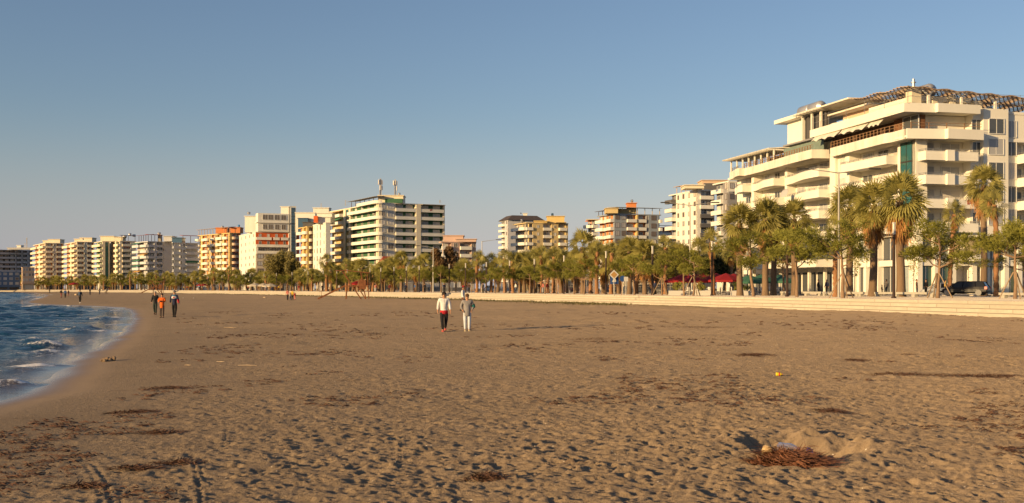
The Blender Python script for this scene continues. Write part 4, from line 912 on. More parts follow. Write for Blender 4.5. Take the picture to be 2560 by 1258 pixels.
def palm_meshes(kind, seed):
    r = random.Random(seed); g_, d_ = MB(), MB()
    if kind == 'thick': ng, nd, pet, bl, sk = 56, 60, .85, 1.7, 3.2
    elif kind == 'mid': ng, nd, pet, bl, sk = 34, 26, .65, 1.4, 1.5
    else: ng, nd, pet, bl, sk = 28, 7, .50, 1.02, .4
    for i in range(ng):
        q = (i+.5)/ng; el = R(82-120*q+r.uniform(-12,12)); az = i*2.399+r.uniform(-.3,.3)
        frond(g_, (0,0,.15-.35*q), az, el, r, pet*r.uniform(.8,1.12), bl*r.uniform(.85,1.12), 13 if kind!='slim' else 11, .1+q*1.1)
    for i in range(nd):
        q = (i+.5)/nd; el = R(-48-34*q**.6+r.uniform(-6,6)); az = i*2.399+r.uniform(-.5,.5)
        frond(d_, (.25*math.cos(az)*(kind=='thick'),.25*math.sin(az)*(kind=='thick'),-.2-q*sk*.5), az, el, r, pet*r.uniform(.45,.95), bl*r.uniform(.6,1.0), 9, 1.0, .7)
    return g_.mesh('palm_crown', LEAFP), d_.mesh('dead_skirt', LEAFD)
PALMS = {k: [palm_meshes(k, s) for s in range(100+10*i, 100+10*i+n)] for i, (k, n) in enumerate((('thick',4),('mid',4),('slim',3)))}
def trunk_mesh(kind):
    mb = MB(); r = random.Random(5)
    if kind == 'thick': prof = [(0,.43),(.03,.38),(.10,.33),(.3,.30),(.55,.29),(.8,.28),(1.0,.25)]
    elif kind == 'mid': prof = [(0,.30),(.04,.26),(.2,.22),(.5,.20),(.8,.20),(1,.18)]
    else: prof = [(i/24, .17+.05*(i%2)+(.05 if i<2 else 0)) for i in range(25)]
    nn_ = 12
    vs_ = [(0.05*math.sin(z*6)+q*math.cos(2*math.pi*k/nn_), .05*math.cos(z*5)-.05+q*math.sin(2*math.pi*k/nn_), z) for z,q in prof for k in range(nn_)]
    mb.add(vs_, [(i*nn_+k,i*nn_+(k+1)%nn_,(i+1)*nn_+(k+1)%nn_,(i+1)*nn_+k) for i in range(len(prof)-1) for k in range(nn_)]+[tuple(range((len(prof)-1)*nn_,len(prof)*nn_))])
    return mb.mesh('trunk', BRKP if kind != 'slim' else mat('fibre_bark',(.30,.15,.07),rough=.9,var=.4,scale=4,bump=.8), True)
TRK = {k: trunk_mesh(k) for k in ('thick','mid','slim')}
PG = 'palms along the promenade'
def palm(x, y, ztop, kind, label, sc=1.0, lean=0, i=0, z=PZ, group=PG, skirt=True):
    h = ztop-z; root = empty('palm_tree', (x,y,z), 0, label, 'palm tree', group)
    hc = h-(2.35*sc if kind=='thick' else 1.9*sc if kind=='mid' else 1.3*sc)      # crown centre
    root.rotation_euler = (0, lean, i*1.7)
    link(TRK[kind], 'trunk', root, (0,0,-.1), 0, (sc,sc,hc+.1))
    cm, dm = PALMS[kind][i % len(PALMS[kind])]
    link(cm, 'crown', root, (0,0,hc), i*.9, (sc,sc,sc)); 
    if skirt: link(dm, 'dead_fronds', root, (0,0,hc), i*1.3, (sc,sc,sc))
    return root
def pine_meshes(seed, dense=1.0):
    r = random.Random(seed); t_, n_ = MB(), MB(); pts = [(0,0,-.1)]; rad = [.13]
    x = y = 0
    for i in range(1, 8): x += r.gauss(0,.035); y += r.gauss(0,.035); pts.append((x,y,.62*i*.72)); rad.append(.12-.011*i)
    t_.path(pts, rad, 8); puffs = []
    top = Vector(pts[-1]); nb = r.randint(7,9)
    for k in range(nb):
        b0 = Vector(pts[r.randint(4,7)]); az = k*2.399+r.uniform(-.4,.4); L = r.uniform(.8,1.55)
        e = b0+Vector((math.cos(az)*L, math.sin(az)*L, r.uniform(.3,1.0))); mid = (b0+e)/2-Vector((0,0,.12))
        t_.path([b0,mid,e],[.05,.035,.02],5); puffs.append((e, r.uniform(.42,.64)))
        for q in range(2):
            e2 = e+Vector((r.gauss(0,.45), r.gauss(0,.45), r.uniform(-.15,.4))); t_.path([mid,e2],[.02,.012],4); puffs.append((e2, r.uniform(.26,.45)))
    puffs.append((top+Vector((0,0,.75)), .75)); t_.path([top, top+Vector((0,0,.8))],[.04,.02],5); puffs.append((top+Vector((.3,.2,.3)), .6))
    for c, ra in puffs:
        for i in range(int(215*ra*dense)):
            while True:
                v = Vector((r.uniform(-1,1),r.uniform(-1,1),r.uniform(-1,1)))
                if .12 < v.length < 1: break
            v = v*(.55+.45*v.length)
            p = c+Vector((v.x*ra, v.y*ra, v.z*ra*.72)); d = (v+Vector((0,0,.35))).normalized()
            for q in range(4):
                dd = (d+Vector((r.gauss(0,.6),r.gauss(0,.6),r.gauss(0,.5)))).normalized(); s_ = dd.cross(Vector((r.random(),r.random(),r.random()))).normalized()*.014; e = p+dd*r.uniform(.10,.20)
                n_.add([(p-s_)[:],(p+s_)[:],(e+s_*.5)[:],(e-s_*.5)[:]],[(0,1,2,3)])
    return t_.mesh('trunk', BRKN, True), n_.mesh('crown', LEAFN)
PINES = [pine_meshes(s) for s in (1,2,3,4,5)]
STAKE = mat('wooden_stake', (.30,.21,.13), rough=.9, var=.3, scale=3)
def pine(x, y, h, label, i=0, sc=1.0, group='young pines along the sea wall', stakes=0, rz=None):
    root = empty('pine_tree', (x,y,PZ), (i*1.1 if rz is None else rz), label, 'pine tree', group)
    tm, nm = PINES[i % 5]; s_ = h/4.9
    link(tm, 'trunk', root, (0,0,0), 0, (s_*.95,s_*.95,s_)); link(nm, 'crown', root, (0,0,0), 0, (s_*sc,s_*sc,s_))
    for k in range(stakes):
        a = 2.1*k+.4; mb = MB(); mb.bar((1.1*math.cos(a),1.1*math.sin(a),-.05),(.12*math.cos(a),.12*math.sin(a),1.9),.07)
        mb.build('support_stake', STAKE, root)
    return root
def bush_mesh(seed, rx, rz, n, size=.3, lob=9):
    r = random.Random(seed); mb = MB(); cs = [(Vector((r.gauss(0,.4)*rx, r.gauss(0,.4)*rx, rz*(.25+.75*r.random())*1.0)), r.uniform(.28,.5)) for _ in range(lob)]
    for i in range(n):
        c, ra = r.choice(cs); 
        while True:
            v = Vector((r.uniform(-1,1),r.uniform(-1,1),r.uniform(-1,1)))
            if .4 < v.length < 1: break
        p = c+Vector((v.x*rx*ra, v.y*rx*ra, v.z*rz*ra*.6)); a = Vector((r.gauss(0,1),r.gauss(0,1),r.gauss(0,1))).normalized(); b_ = a.cross(Vector((r.random(),r.random(),-r.random()))).normalized()
        s_ = size*r.uniform(.5,1); mb.add([(p-a*s_)[:],(p+b_*s_*.4)[:],(p+a*s_)[:],(p-b_*s_*.4)[:]],[(0,1,2,3)])
    return mb
def bigtree(px, D, ytop, rx, label, m, seed, lean=0):
    D = inD(px, D, 14); x, y = pos(px, D); h = zof(ytop, D)-PZ; root = empty('broadleaf_tree', (x,y,PZ), 0, label, 'tree')
    t_ = MB(); t_.path([(0,0,-.1),(.2,.1,h*.3),(0,.2,h*.6)],[h*.035,h*.028,h*.015],8)
    for k in range(6): a = k*1.05; t_.path([(0.1,.1,h*.3),(math.cos(a)*rx*.5,math.sin(a)*rx*.5,h*(.6+.05*(k%3)))],[h*.016,h*.006],5)
    t_.build('trunk', BRKN, root, smooth=True)
    mb = bush_mesh(seed, rx, h*.72, 9000, .42, 16); mb.build('crown', m, root, (0,0,h*.16))
    return root
def at_row(px, D): return pos(px, D)
r_l = random.Random(31)
# --- palms one can tell apart, right to left: column, distance, top row, kind, size
NP = [
 (2459,120,404,'thick',1.10,'tall thick palm with a long orange skirt of dead fronds behind the dark estate car'),
 (2492,100,470,'slim',1.15,'slender palm with a yellow-tipped crown leaning over the dark estate car'),
 (2374,114,498,'slim',1.2,'slender rough-trunked palm between the dark teal stair glass and the estate car'),
 (2252,98,420,'thick',1.22,'thick palm right behind the nearest lamp post, with a wide grey trunk'),
 (2181,101,440,'thick',1.15,'thick palm with a pale flared trunk, first palm left of the nearest lamp post'),
 (2124,108,452,'thick',1.10,'thick dark-trunked palm half hidden behind the leaning slender palm, below the wavy balconies'),
 (2090,92,530,'slim',1.2,'slender brown palm with a leaning rough trunk beside a grey utility pole'),
 (1986,112,490,'thick',1.0,'thick palm standing behind a pine and the second nearest lamp post'),
 (1933,116,498,'thick',1.0,'thick palm, right one of the pair beside the green parasols'),
 (1914,112,486,'thick',1.05,'thick palm, left one of the pair beside the green parasols'),
 (1850,108,500,'thick',1.0,'stout palm with bare grey trunk standing alone between red and green parasols'),
 (1782,118,570,'slim',1.2,'slender palm with short tufted crown just behind the third nearest lamp post'),
 (1828,150,598,'mid',.9,'small bushy palm in shade behind the red parasols'),
 (1664,140,586,'slim',1.3,'slender straight palm in front of the orange block at the red parasols'),
 (1612,135,592,'thick',.95,'squat palm with a full brown skirt, behind the dark blue hatchback'),
 (1573,138,585,'thick',.95,'squat palm with brown skirt left of the squat one behind the dark hatchback'),
 (1528,142,600,'slim',1.3,'slender palm just right of the fifth nearest lamp post'),
 (1493,138,598,'slim',1.3,'slender palm with straight brown trunk in front of the tall orange and grey block'),
 (1457,150,566,'mid',1.5,'big spreading palm rising above the pines left of the orange and grey block'),
 (1352,160,612,'slim',1.3,'slender palm in front of the ochre block, left one of two'),
 (1384,165,614,'slim',1.3,'slender palm in front of the ochre block, right one of two'),
 (1418,170,622,'mid',.9,'small feathery palm beside the right end of the ochre block'),
 (1060,185,628,'mid',1.3,'bushy palm, rightmost of the four below the green balcony block'),
 (1040,192,640,'mid',1.3,'bushy palm behind the others below the green balcony block'),
 (1003,182,622,'thick',.95,'thickest of the four palms below the green balcony block'),
 (955,190,648,'mid',1.3,'bushy palm beside the red roof under the green balcony block'),
 (905,200,641,'mid',1.35,'bushy palm behind the rusty lifeguard tower'),
 (882,205,650,'mid',1.1,'small palm with pale crown just left of the rusty tower roof'),
 (817,225,632,'slim',1.8,'lone tall palm with a thin dark trunk before the plain white block'),
]
for i, (px, D, yt, k, sc, lb) in enumerate(NP):
    D = inD(px, D, 9); x, y = pos(px, D); ln = {2374:-.07, 2090:-.05, 2492:.06, 2181:.02, 1782:-.02}.get(px, 0)
    palm(x, y, zof(yt, D), k, lb, sc, ln, i, group=PG)
for i,(px,D,yt,k) in enumerate(((1310,165,618,'mid'),(1338,170,616,'mid'),(1370,172,622,'slim'),(1403,165,618,'mid'),(1440,160,612,'mid'),(1477,158,608,'slim'),(1510,150,604,'mid'),(1545,150,606,'mid'),(1590,148,600,'slim'),(1635,146,598,'mid'),(1690,150,596,'mid'),(1748,145,592,'slim'))):
    D = inD(px, D, 12); x, y = pos(px, D); palm(x, y, zof(yt, D), k, 'second-row palm rising behind the pines between ochre block and red parasols', 1.45, r_l.gauss(0,.02), i, group='second-row palms behind the pines')
# --- the mid-distance rows: alike, told apart only by where they stand
r3 = random.Random(21)
for i, px in enumerate([1326,1300,1283,1262,1244,1228,1206,1192,1160]):
    D = row_at(px, r3.uniform(9,15))[1]; x, y = pos(px, D)
    palm(x, y, zof(r3.uniform(614,634)+(1326-px)*.05, D), r3.choice(['slim','mid','mid']), 'one of the crowded palms in the row left of the ochre block', 1.35, r3.gauss(0,.02), i, group='crowded palms left of the ochre block')
for i in range(104):
    px = 985-i*9.5+r3.uniform(-6,6)
    if px < 5: break
    o = r3.choice([10,14,19]); x, y, a = row_at(px, o); D = y
    palm(x, y, PZ+r3.uniform(5.5,8.6), r3.choice(['mid','mid','slim']), 'small far palm in the long row on the left part of the promenade', r3.uniform(1.2,1.5), r3.gauss(0,.02), i, group='far palms along the left part of the promenade')
# --- pines: column, distance, top row, size
NPn = [
 (2538,78,522,1.15,'young pine at the right edge of the photo with bare crossing twigs'),
 (2344,84,536,1.35,'leaning young pine with spread clumps, in front of the dark estate car'),
 (2108,86,530,1.25,'young pine beside the grey utility pole, under the wavy balconies'),
 (1992,96,546,1.15,'dense young pine right of the second nearest lamp post'),
 (1884,102,556,1.2,'young pine with a forked top between the two thick palm groups'),
 (1958,120,590,1.1,'small pine behind the second nearest lamp post'),
 (1733,108,580,1.1,'young pine with a thin white-marked trunk above the red parasols, right one'),
 (1711,106,574,1.15,'taller young pine above the red parasols, left one'),
 (1655,122,604,1.3,'broad pine right of the fourth nearest lamp post'),
 (1586,116,596,1.35,'broad pine crossing in front of the squat palms with brown skirts'),
 (1555,128,612,1.2,'young pine left of the broad pine by the blue road sign'),
 (1460,122,612,1.35,'broad young pine below the big spreading palm'),
 (1436,130,622,1.2,'young pine directly right of the sixth nearest lamp post'),
 (1392,140,626,1.2,'young pine below the right end of the ochre block'),
 (1362,146,632,1.2,'young pine below the middle of the ochre block'),
 (1325,146,634,1.2,'young pine left of the seventh nearest lamp post'),
 (2560,92,560,1.2,'pine cut off by the right edge of the photo'),
]
for i, (px, D, yt, sc, lb) in enumerate(NPn):
    D = inD(px, D, 3.5); x, y = pos(px, D); pine(x, y, (zof(yt, D)-PZ)*(.80 if i in range(6,16) else 1), lb, i, sc*(.78 if i in range(6,16) else .92), stakes=3 if i in (0,1,2,6,8) else 0)
for i in range(66):
    px = 1300-i*20+r3.uniform(-5,5)
    if px < -10: break
    x, y, a = row_at(px, r3.choice([5,8,11,16])); pine(x, y, r3.uniform(4.3,5.7), 'one of the small round pines repeated in the row along the sea wall, left half', i, .92, group='small pines in the row along the sea wall')
bigtree(705, 300, 627, 4.6, 'big bushy eucalyptus in front of the white hotel', LEAFE, 3)
bigtree(733, 290, 650, 2.6, 'smaller bushy eucalyptus hugging the right side of the big one', LEAFE, 5)
bigtree(1112, 245, 617, 3.4, 'round brown-leaved tree at the right foot of the green balcony block', mat('brown_leaf',(.15,.085,.035),rough=.7,var=.4,scale=.8,trans=.2), 8)
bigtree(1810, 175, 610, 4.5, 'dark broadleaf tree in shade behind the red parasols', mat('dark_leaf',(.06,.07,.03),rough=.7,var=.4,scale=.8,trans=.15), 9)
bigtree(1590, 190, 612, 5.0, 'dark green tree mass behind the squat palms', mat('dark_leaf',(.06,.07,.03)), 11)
bigtree(1690, 170, 622, 3.0, 'olive broadleaf tree behind the left red parasol', LEAFE, 13)
#bigtree(1240, 240, 640, 5.5, 'dark olive tree behind the crowded palm row, right of the pink block', mat('dark_leaf',(.06,.07,.03)), 15)
#bigtree(1390, 225, 640, 6.0, 'dark olive tree behind the slender palms of the ochre block', mat('dark_leaf',(.06,.07,.03)), 16)
#bigtree(1480, 225, 632, 5.0, 'dark olive tree behind the broad young pine, below the orange tower', mat('dark_leaf',(.06,.07,.03)), 17)
# saplings in front of the shop windows
for i, (px, D, h) in enumerate(((2284,110,6.5),(2420,112,7.0),(2136,112,5.0))):
    x, y = pos(px, D); root = empty('sapling', (x,y,PZ), 0, ['thin leafy sapling right of the thick palm behind the nearest lamp','tall thin sapling in front of the glazed bay','thin sapling between the two thick palms'][i], 'young tree')
    t_ = MB(); t_.path([(0,0,-.05),(.05,0,h*.5),(0,.05,h*.95)],[.035,.025,.01],5); t_.build('trunk', BRKN, root)
    bush_mesh(60+i, .75, h*.75, 700, .10, 14).build('crown', LEAFN, root, (0,0,h*.2))
# ------------------------------------------------------------------ lamps, poles, signs, fence
LMP = mat('lamp_pole_brown', (.07,.045,.035), rough=.5, var=.1, metal=.2)
LENS = mat('lamp_lens', (.75,.70,.6), rough=.35, var=0)
def lamp_tree():
    root = empty('street_lamp', (0,0,0)); mb = MB(); H = 5.65
    mb.box(-.11,.11,-.06,.06,-.05,H-.9); mb.box(-.16,.16,-.12,.12,-.05,.12); mb.build('pole', LMP, root)
    mb = MB(); mb.box(-.09,.09,-.05,.05,H-.9,H-.12); mb.build('lamp_lens', LENS, root)
    mb = MB(); mb.box(-.12,.12,-.08,.08,H-.12,H); mb.box(-.12,-.09,-.07,.07,H-.9,H-.12); mb.build('lamp_cap', mat('lamp_cap',(.5,.47,.42),rough=.4,var=0), root)
    return root
L0 = lamp_tree(); lamps = []
nm_ = ['nearest','second nearest','third nearest','fourth nearest','fifth nearest','sixth nearest','seventh nearest','eighth nearest']
for i, (px, yt) in enumerate(((2235,556),(1968,584),(1780,603),(1631,615),(1515,628),(1410,639),(1336,648),(1274,652),(1216,660),(1164,667),(1123,671),(1082,677),(1048,677),(1016,680),(985,684),(952,686),(925,688),(896,690),(868,690),(842,691),(808,692),(770,693),(730,694),(691,695),(660,697),(625,698),(590,699),(555,700),(520,701),(480,702),(440,703))):
    X_, Y_, a = row_at(px, 6.5); 
    if i: o = copy_tree(L0)
    else: o = L0
    o.location = (X_, Y_, PZ); o.rotation_euler = (0,0,a)
    h = zof(yt, Y_)-PZ; s_ = min(1.12, max(.9, h/5.65)); o.scale = (1.0,1.0,s_)
    if i < 8: tag(o, '%s slim brown lamp post along the sea wall, with a tall pale lens' % nm_[i], 'street lamp', 'slim lamp posts along the sea wall')
    else: tag(o, 'one of the small distant slim lamp posts in the row along the sea wall', 'street lamp', 'slim lamp posts along the sea wall')
POLE = mat('grey_pole', (.34,.32,.29), rough=.5, var=.1, metal=.3)
def mast_light(px, D, ytop, arm, label):
    D = inD(px, D, 6); x, y = pos(px, D); h = zof(ytop, D)-PZ; root = empty('street_light', (x,y,PZ), 0, label, 'street light', 'tall grey street lights')
    MB().path([(0,0,-.05),(0,0,h*.5),(0,0,h)],[.12,.09,.06],8).build('pole', POLE, root)
    for s_ in arm:
        mb = MB(); mb.path([(0,0,h-.1),(s_*1.0,0,h+.05),(s_*2.6,0,h+.25)],[.05,.045,.03],6); a_ = mb.build('arm', POLE, root)
        mb = MB(); mb.prism([(2.5,-.12),(3.4,-.14),(3.5,0),(3.4,.14),(2.5,.12)],h+.2,h+.32); 
        if s_ < 0: mb.v = [(-a,b_,c_) for a,b_,c_ in mb.v]; mb.f = [q[::-1] for q in mb.f]
        mb.build('lamp_head', DRKM, a_)
    return root
mast_light(2097,88,430,(1,-1),'tall grey twin-armed street light in front of the big white building')
mast_light(1725,130,512,(1,-1),'tall grey twin-armed street light in front of the white and grey block')
mast_light(1083,190,618,(-1,),'grey street light with one arm in front of the green balcony block')
mast_light(1205,200,603,(1,),'grey street light with one arm beside the pink block')
# wire fence between the planted strip and the road
FN = mat('fence_steel', (.33,.31,.28), rough=.6, var=.1, metal=.3)
def fence(p0, p1, label):
    a = row_at(p0, 21); c = row_at(p1, 21); d = Vector((c[0]-a[0], c[1]-a[1], 0)); L = d.length; d.normalize(); rz = math.atan2(d.y, d.x)
    root = empty('wire_fence', (a[0],a[1],PZ), rz, label, 'fence'); n = int(L/2.6); n = min(n, 60)
    for i in range(n+1): MB().box(L*i/n-.04,L*i/n+.04,-.04,.04,-.05,2.0).build('post', FN, root)
    mb = MB()
    for z in (.1,1.0,1.9): mb.box(0,L,-.02,.02,z-.02,z+.02)
    k = int(L/.28)
    for i in range(k): mb.box(L*i/k-.009,L*i/k+.009,-.01,.01,.1,1.9)
    for z in np.arange(.3,1.9,.25): mb.box(0,L,-.008,.008,z-.008,z+.008)
    mb.build('mesh_panel', FN, root)
fence(1700,1470,'grey wire mesh fence behind the parked cars, right stretch near the red parasols'); fence(1465,1225,'grey wire mesh fence below the ochre block, middle stretch'); fence(1130,985,'grey wire mesh fence below the green balcony block, left stretch')
# signs
def sign(px, D, y, shape, w_, colr, label, rim=None, sub=None):
    x, y_ = pos(px, D); zc = zof(y, D); root = empty('road_sign', (x,y_,PZ), 0, label, 'road sign')
    MB().path([(0,.05,-.05),(0,.05,zc-PZ)],.035,6).build('pole', POLE, root)
    mb = MB()
    pl = {'d':[(0,-w_),(w_,0),(0,w_),(-w_,0)],'r':[(-w_,-w_*1.1),(w_,-w_*1.1),(w_,w_*1.1),(-w_,w_*1.1)],'o':[(w_*math.cos(a*math.pi/6),w_*math.sin(a*math.pi/6)) for a in range(12)]}[shape]
    def plate(pl,s_,y0,y1,m,nm,par):
        mb = MB(); n=len(pl); mb.add([(a*s_,y0,zc-PZ+b_*s_) for a,b_ in pl]+[(a*s_,y1,zc-PZ+b_*s_) for a,b_ in pl],[tuple(range(n)),tuple(range(n,2*n))[::-1]]+[(i,n+i,n+(i+1)%n,(i+1)%n) for i in range(n)]); return mb.build(nm,m,par)
    p_ = plate(pl,1,-.02,.02,rim or colr,'sign_plate',root); 
    if rim: plate(pl,.68,-.035,-.02,colr,'sign_face',p_)
    if sub:                                # white triangle on the blue crossing sign
        plate([(-.62*w_,-.6*w_),(.62*w_,-.6*w_),(0,.62*w_)],1,-.035,-.02,sub,'symbol',p_)
    return root
SW = mat('sign_white',(.48,.46,.42),rough=.5,var=0); SB = mat('sign_blue',(.02,.06,.18),rough=.5,var=0); SO = mat('sign_yellow',(.34,.19,.06),rough=.5,var=0)
sign(1535,112,687,'d',.5,SO,'white-edged yellow diamond priority road sign beside the fifth nearest lamp post',SW)
sign(1536,112.3,699,'r',.42,SB,'blue square pedestrian crossing sign under the yellow diamond, facing the beach',None,SW)
sign(1557,120,697,'o',.34,SB,'small blue round road sign right of the yellow diamond sign')
sign(1565,118,698,'r',.22,SW,'small white plate sign on a pole right of the round blue sign')
# kerb benches: low white stone blocks along the far edge of the promenade
o_ = None
for i in range(16):
    px = 2540-i*46
    if 2320 < px < 2500: continue
    x, y, a = row_at(px, 15); L = 3.2
    if o_ is None:
        mb = MB(); mb.box(-L/2,L/2,-.22,.22,.22,.42); o_ = mb.build('bench_seat', mat('bench_stone',(.40,.37,.31),var=.12,scale=1.5)); root = empty('stone_bench', (x,y,PZ), a); o_.parent = root
        for s_ in (-1.2,1.2): MB().box(s_-.18,s_+.18,-.17,.17,-.02,.22).build('bench_leg', mat('bench_stone',(.40,.37,.31)), root)
    else: root = copy_tree(r0)
    r0 = root; root.location = (x,y,PZ); root.rotation_euler = (0,0,a); tag(root,'one of the low pale stone benches in a line across the promenade','bench','stone benches across the promenade')
# bins, planters, cafe
def parasol(px, D, ytop, m, rad, label, group, closed=False):
    x, y = pos(px, D); h = zof(ytop, D)-PZ; root = empty('parasol', (x,y,PZ), rnd.random(), label, 'parasol', group)
    MB().path([(0,0,-.02),(0,0,h)],.04,6).build('pole', STAKE, root)
    mb = MB(); n = 8; hh = .75 if not closed else 1.6; rr = rad if not closed else .28
    ring = [(rr*math.cos(2*math.pi*i/n), rr*math.sin(2*math.pi*i/n)) for i in range(n)]
    v = [(0,0,h+.05)]+[(a*.5,b_*.5,h-hh*.42) for a,b_ in ring]+[(a,b_,h-hh) for a,b_ in ring]+[(a,b_,h-hh-.22) for a,b_ in ring]
    fs = [(0,1+i,1+(i+1)%n) for i in range(n)]+[(1+i,1+n+i,1+n+(i+1)%n,1+(i+1)%n) for i in range(n)]+[(1+n+i,1+2*n+i,1+2*n+(i+1)%n,1+n+(i+1)%n) for i in range(n)]
    mb.add(v, fs); mb.build('canopy', m, root)
    return root
REDF = mat('red_fabric',(.30,.018,.02),rough=.8,var=.12,scale=1,trans=.15); GRF = mat('green_fabric',(.06,.17,.11),rough=.8,var=.12,trans=.15); CRF = mat('cream_fabric',(.6,.52,.4),rough=.8,trans=.15)
for i,(px,D,yt) in enumerate(((1706,128,686),(1737,126,686),(1760,134,684),(1790,128,684),(1815,124,684),(1835,134,685),(1722,136,685))):
    parasol(px,D,yt,REDF,2.1,['leftmost','second','back','fourth','rightmost front','rightmost back','back left'][i]+' red cafe parasol left of the bare-trunked palm','red cafe parasols')
for i,(px,D,yt) in enumerate(((1874,124,688),(1903,126,687),(1950,126,687))): parasol(px,D,yt,GRF,1.9,['left','middle','right'][i]+' green cafe parasol among the thick palms','green cafe parasols')
for i,(px,D,yt) in enumerate(((638,330,708),(660,330,708),(676,325,709))): parasol(px,D,yt,CRF,2.4,['left','middle','right'][i]+' cream parasol of the cafe below the white hotel','cream cafe parasols')
for i,(px,D,yt) in enumerate(((794,300,705),(806,300,705),(824,290,706))): parasol(px,D,yt,CRF,1,['left','middle','right'][i]+' folded cream parasol below the plain white block','folded cream parasols',True)
for i,(px,D,yt) in enumerate(((895,250,702),(915,250,702),(185,470,706),(506,400,708))): parasol(px,D,yt,REDF,2.2,['red parasol behind the rusty tower, left one','red parasol behind the rusty tower, right one','far red parasol at the left end of the promenade','red parasol below the yellow and orange block'][i],None)
CHW = mat('white_plastic',(.6,.56,.5),rough=.5,var=.05); 
def table(px, D, lb, chair=True):
    x, y = pos(px,D); root = empty('cafe_table',(x,y,PZ),rnd.random()*3,lb,'table','cafe tables under the parasols')
    MB().lathe([(.4,.72),(.4,.75)],n=12).build('table_top',CHW,root); MB().lathe([(.2,-.01),(.2,.03),(.04,.05),(.04,.72)],n=8).build('table_leg',DRKM,root)
c0 = None
for i,(px,D) in enumerate(((1700,125),(1722,124),(1745,123),(1775,122),(1800,122),(1825,121),(1890,120),(1905,119),(1925,120),(1950,119))):
    table(px,D,'one of the small round cafe tables under the parasols')
    for s_ in (-1,1):
        x,y = pos(px+s_*7, D-.3)
        if c0 is None:
            c0 = empty('cafe_chair',(x,y,PZ),0); MB().box(-.22,.22,-.22,.22,.42,.46).build('seat',CHW,c0); MB().box(-.22,.22,.19,.23,.46,.9).build('backrest',CHW,c0)
            for a,b_ in ((-1,-1),(1,-1),(1,1),(-1,1)): MB().box(a*.2-.02,a*.2+.02,b_*.2-.02,b_*.2+.02,0,.42).build('leg',CHW,c0)
            cc = c0
        else: cc = copy_tree(c0)
        cc.location = (x,y,PZ); cc.rotation_euler = (0,0,s_*1.4+rnd.uniform(-.4,.4)); tag(cc,'one of the small white cafe chairs beside the tables under the parasols','chair','cafe chairs under the parasols')
for i,(px,D) in enumerate(((1693,119),(1755,118),(1848,117),(1860,119))):
    x,y = pos(px,D); root = empty('planter',(x,y,PZ),0,'white planter box with a leafy shrub, number '+str(i),'planter','white planters in front of the cafe')
    root['label'] = ['white planter with shrub, left end of the red parasols','white planter with shrub below the middle red parasols','white planter with shrub right at the bare-trunked palm','white planter with shrub just right of the bare-trunked palm'][i]
    MB().prism([(-.9,-.25),(.9,-.25),(.9,.25),(-.9,.25)],-.02,.5).build('box',CHW,root); bush_mesh(80+i,.8,.9,500,.1,8).build('shrub',LEAFN,root,(0,0,.4))
# rusty lifeguard towers
RUST = mat('rusty_steel',(.20,.075,.03),rough=.85,var=.45,scale=2.5,bump=.3)
def tower(x, y, s_, label, rz=0):
    z = sand_z(x,y); root = empty('lifeguard_tower',(x,y,z-.1),rz,label,'lifeguard tower')
    mb = MB()                              # roof: two shallow wings of uneven slope
    mb.add([(-2.3,-1.1,4.45),(-.6,-1.1,4.5),(2.9,-1.1,4.12),(2.9,1.1,4.12),(-.6,1.1,4.5),(-2.3,1.1,4.45)]+[(-2.3,-1.1,4.33),(-.6,-1.1,4.38),(2.9,-1.1,4.0),(2.9,1.1,4.0),(-.6,1.1,4.38),(-2.3,1.1,4.33)],[(0,1,4,5),(1,2,3,4),(7,6,11,10),(8,7,10,9),(0,6,7,1),(1,7,8,2),(2,8,9,3),(3,9,10,4),(4,10,11,5),(5,11,6,0)]); mb.build('roof',RUST,root)
    for y_ in (-.75,.75):
        mb = MB(); mb.bar((-1.3,y_,4.4),(1.6,y_,0),.13); mb.build('slanted_leg',RUST,root)
        mb = MB(); mb.bar((1.0,y_,2.0),(2.3,y_,-.0),.11); mb.build('brace',RUST,root)
        mb = MB(); mb.bar((2.3,y_,0),(1.5,y_,4.2),.12); mb.build('leg',RUST,root)
        mb = MB(); mb.bar((-.72,y_,0),(-.6,y_,2.2),.13); mb.build('leg',RUST,root)
        mb = MB(); mb.bar((2.75,y_,0),(2.55,y_,4.1),.09); mb.build('leg',RUST,root)
    MB().box(-.9,2.6,-.85,.85,1.98,2.12).build('platform',RUST,root)
    MB().box(1.3,2.3,-.83,-.78,1.6,3.0).build('side_panel',RUST,root); MB().box(1.1,2.2,.78,.83,1.5,2.9).build('side_panel',RUST,root); MB().box(2.3,2.36,-.8,.8,2.12,4.1).build('back_panel',RUST,root)
    for y_ in (-.55,.55): MB().bar((-.9,y_,2.1),(-4.9,y_,.15),.10,.22).build('ramp_side',RUST,root)
    mb = MB()
    for i in range(11): q = i/10; mb.box(-.9-4*q-.16,-.9-4*q+.12,-.5,.5,2.02-1.95*q,2.08-1.95*q)
    mb.build('ramp_steps',RUST,root)
    mb = MB(); mb.bar((-3.2,-.6,1.0),(-3.2,-.6,1.9),.05); mb.bar((-4.4,-.6,.4),(-4.4,-.6,1.3),.05); mb.bar((-4.7,-.6,1.15),(-3.0,-.6,2.0),.05); mb.build('handrail',RUST,root)
    root.scale = (s_,s_,s_); return root
x,y = pos(877,168); tower(x,y,1.0,'rusty steel lifeguard tower with flat bent roof and stepped ramp on the sand',.1)
x,y = pos(388,390); tower(x,y,1.0,'distant rusty lifeguard tower behind the men on the left',.2)
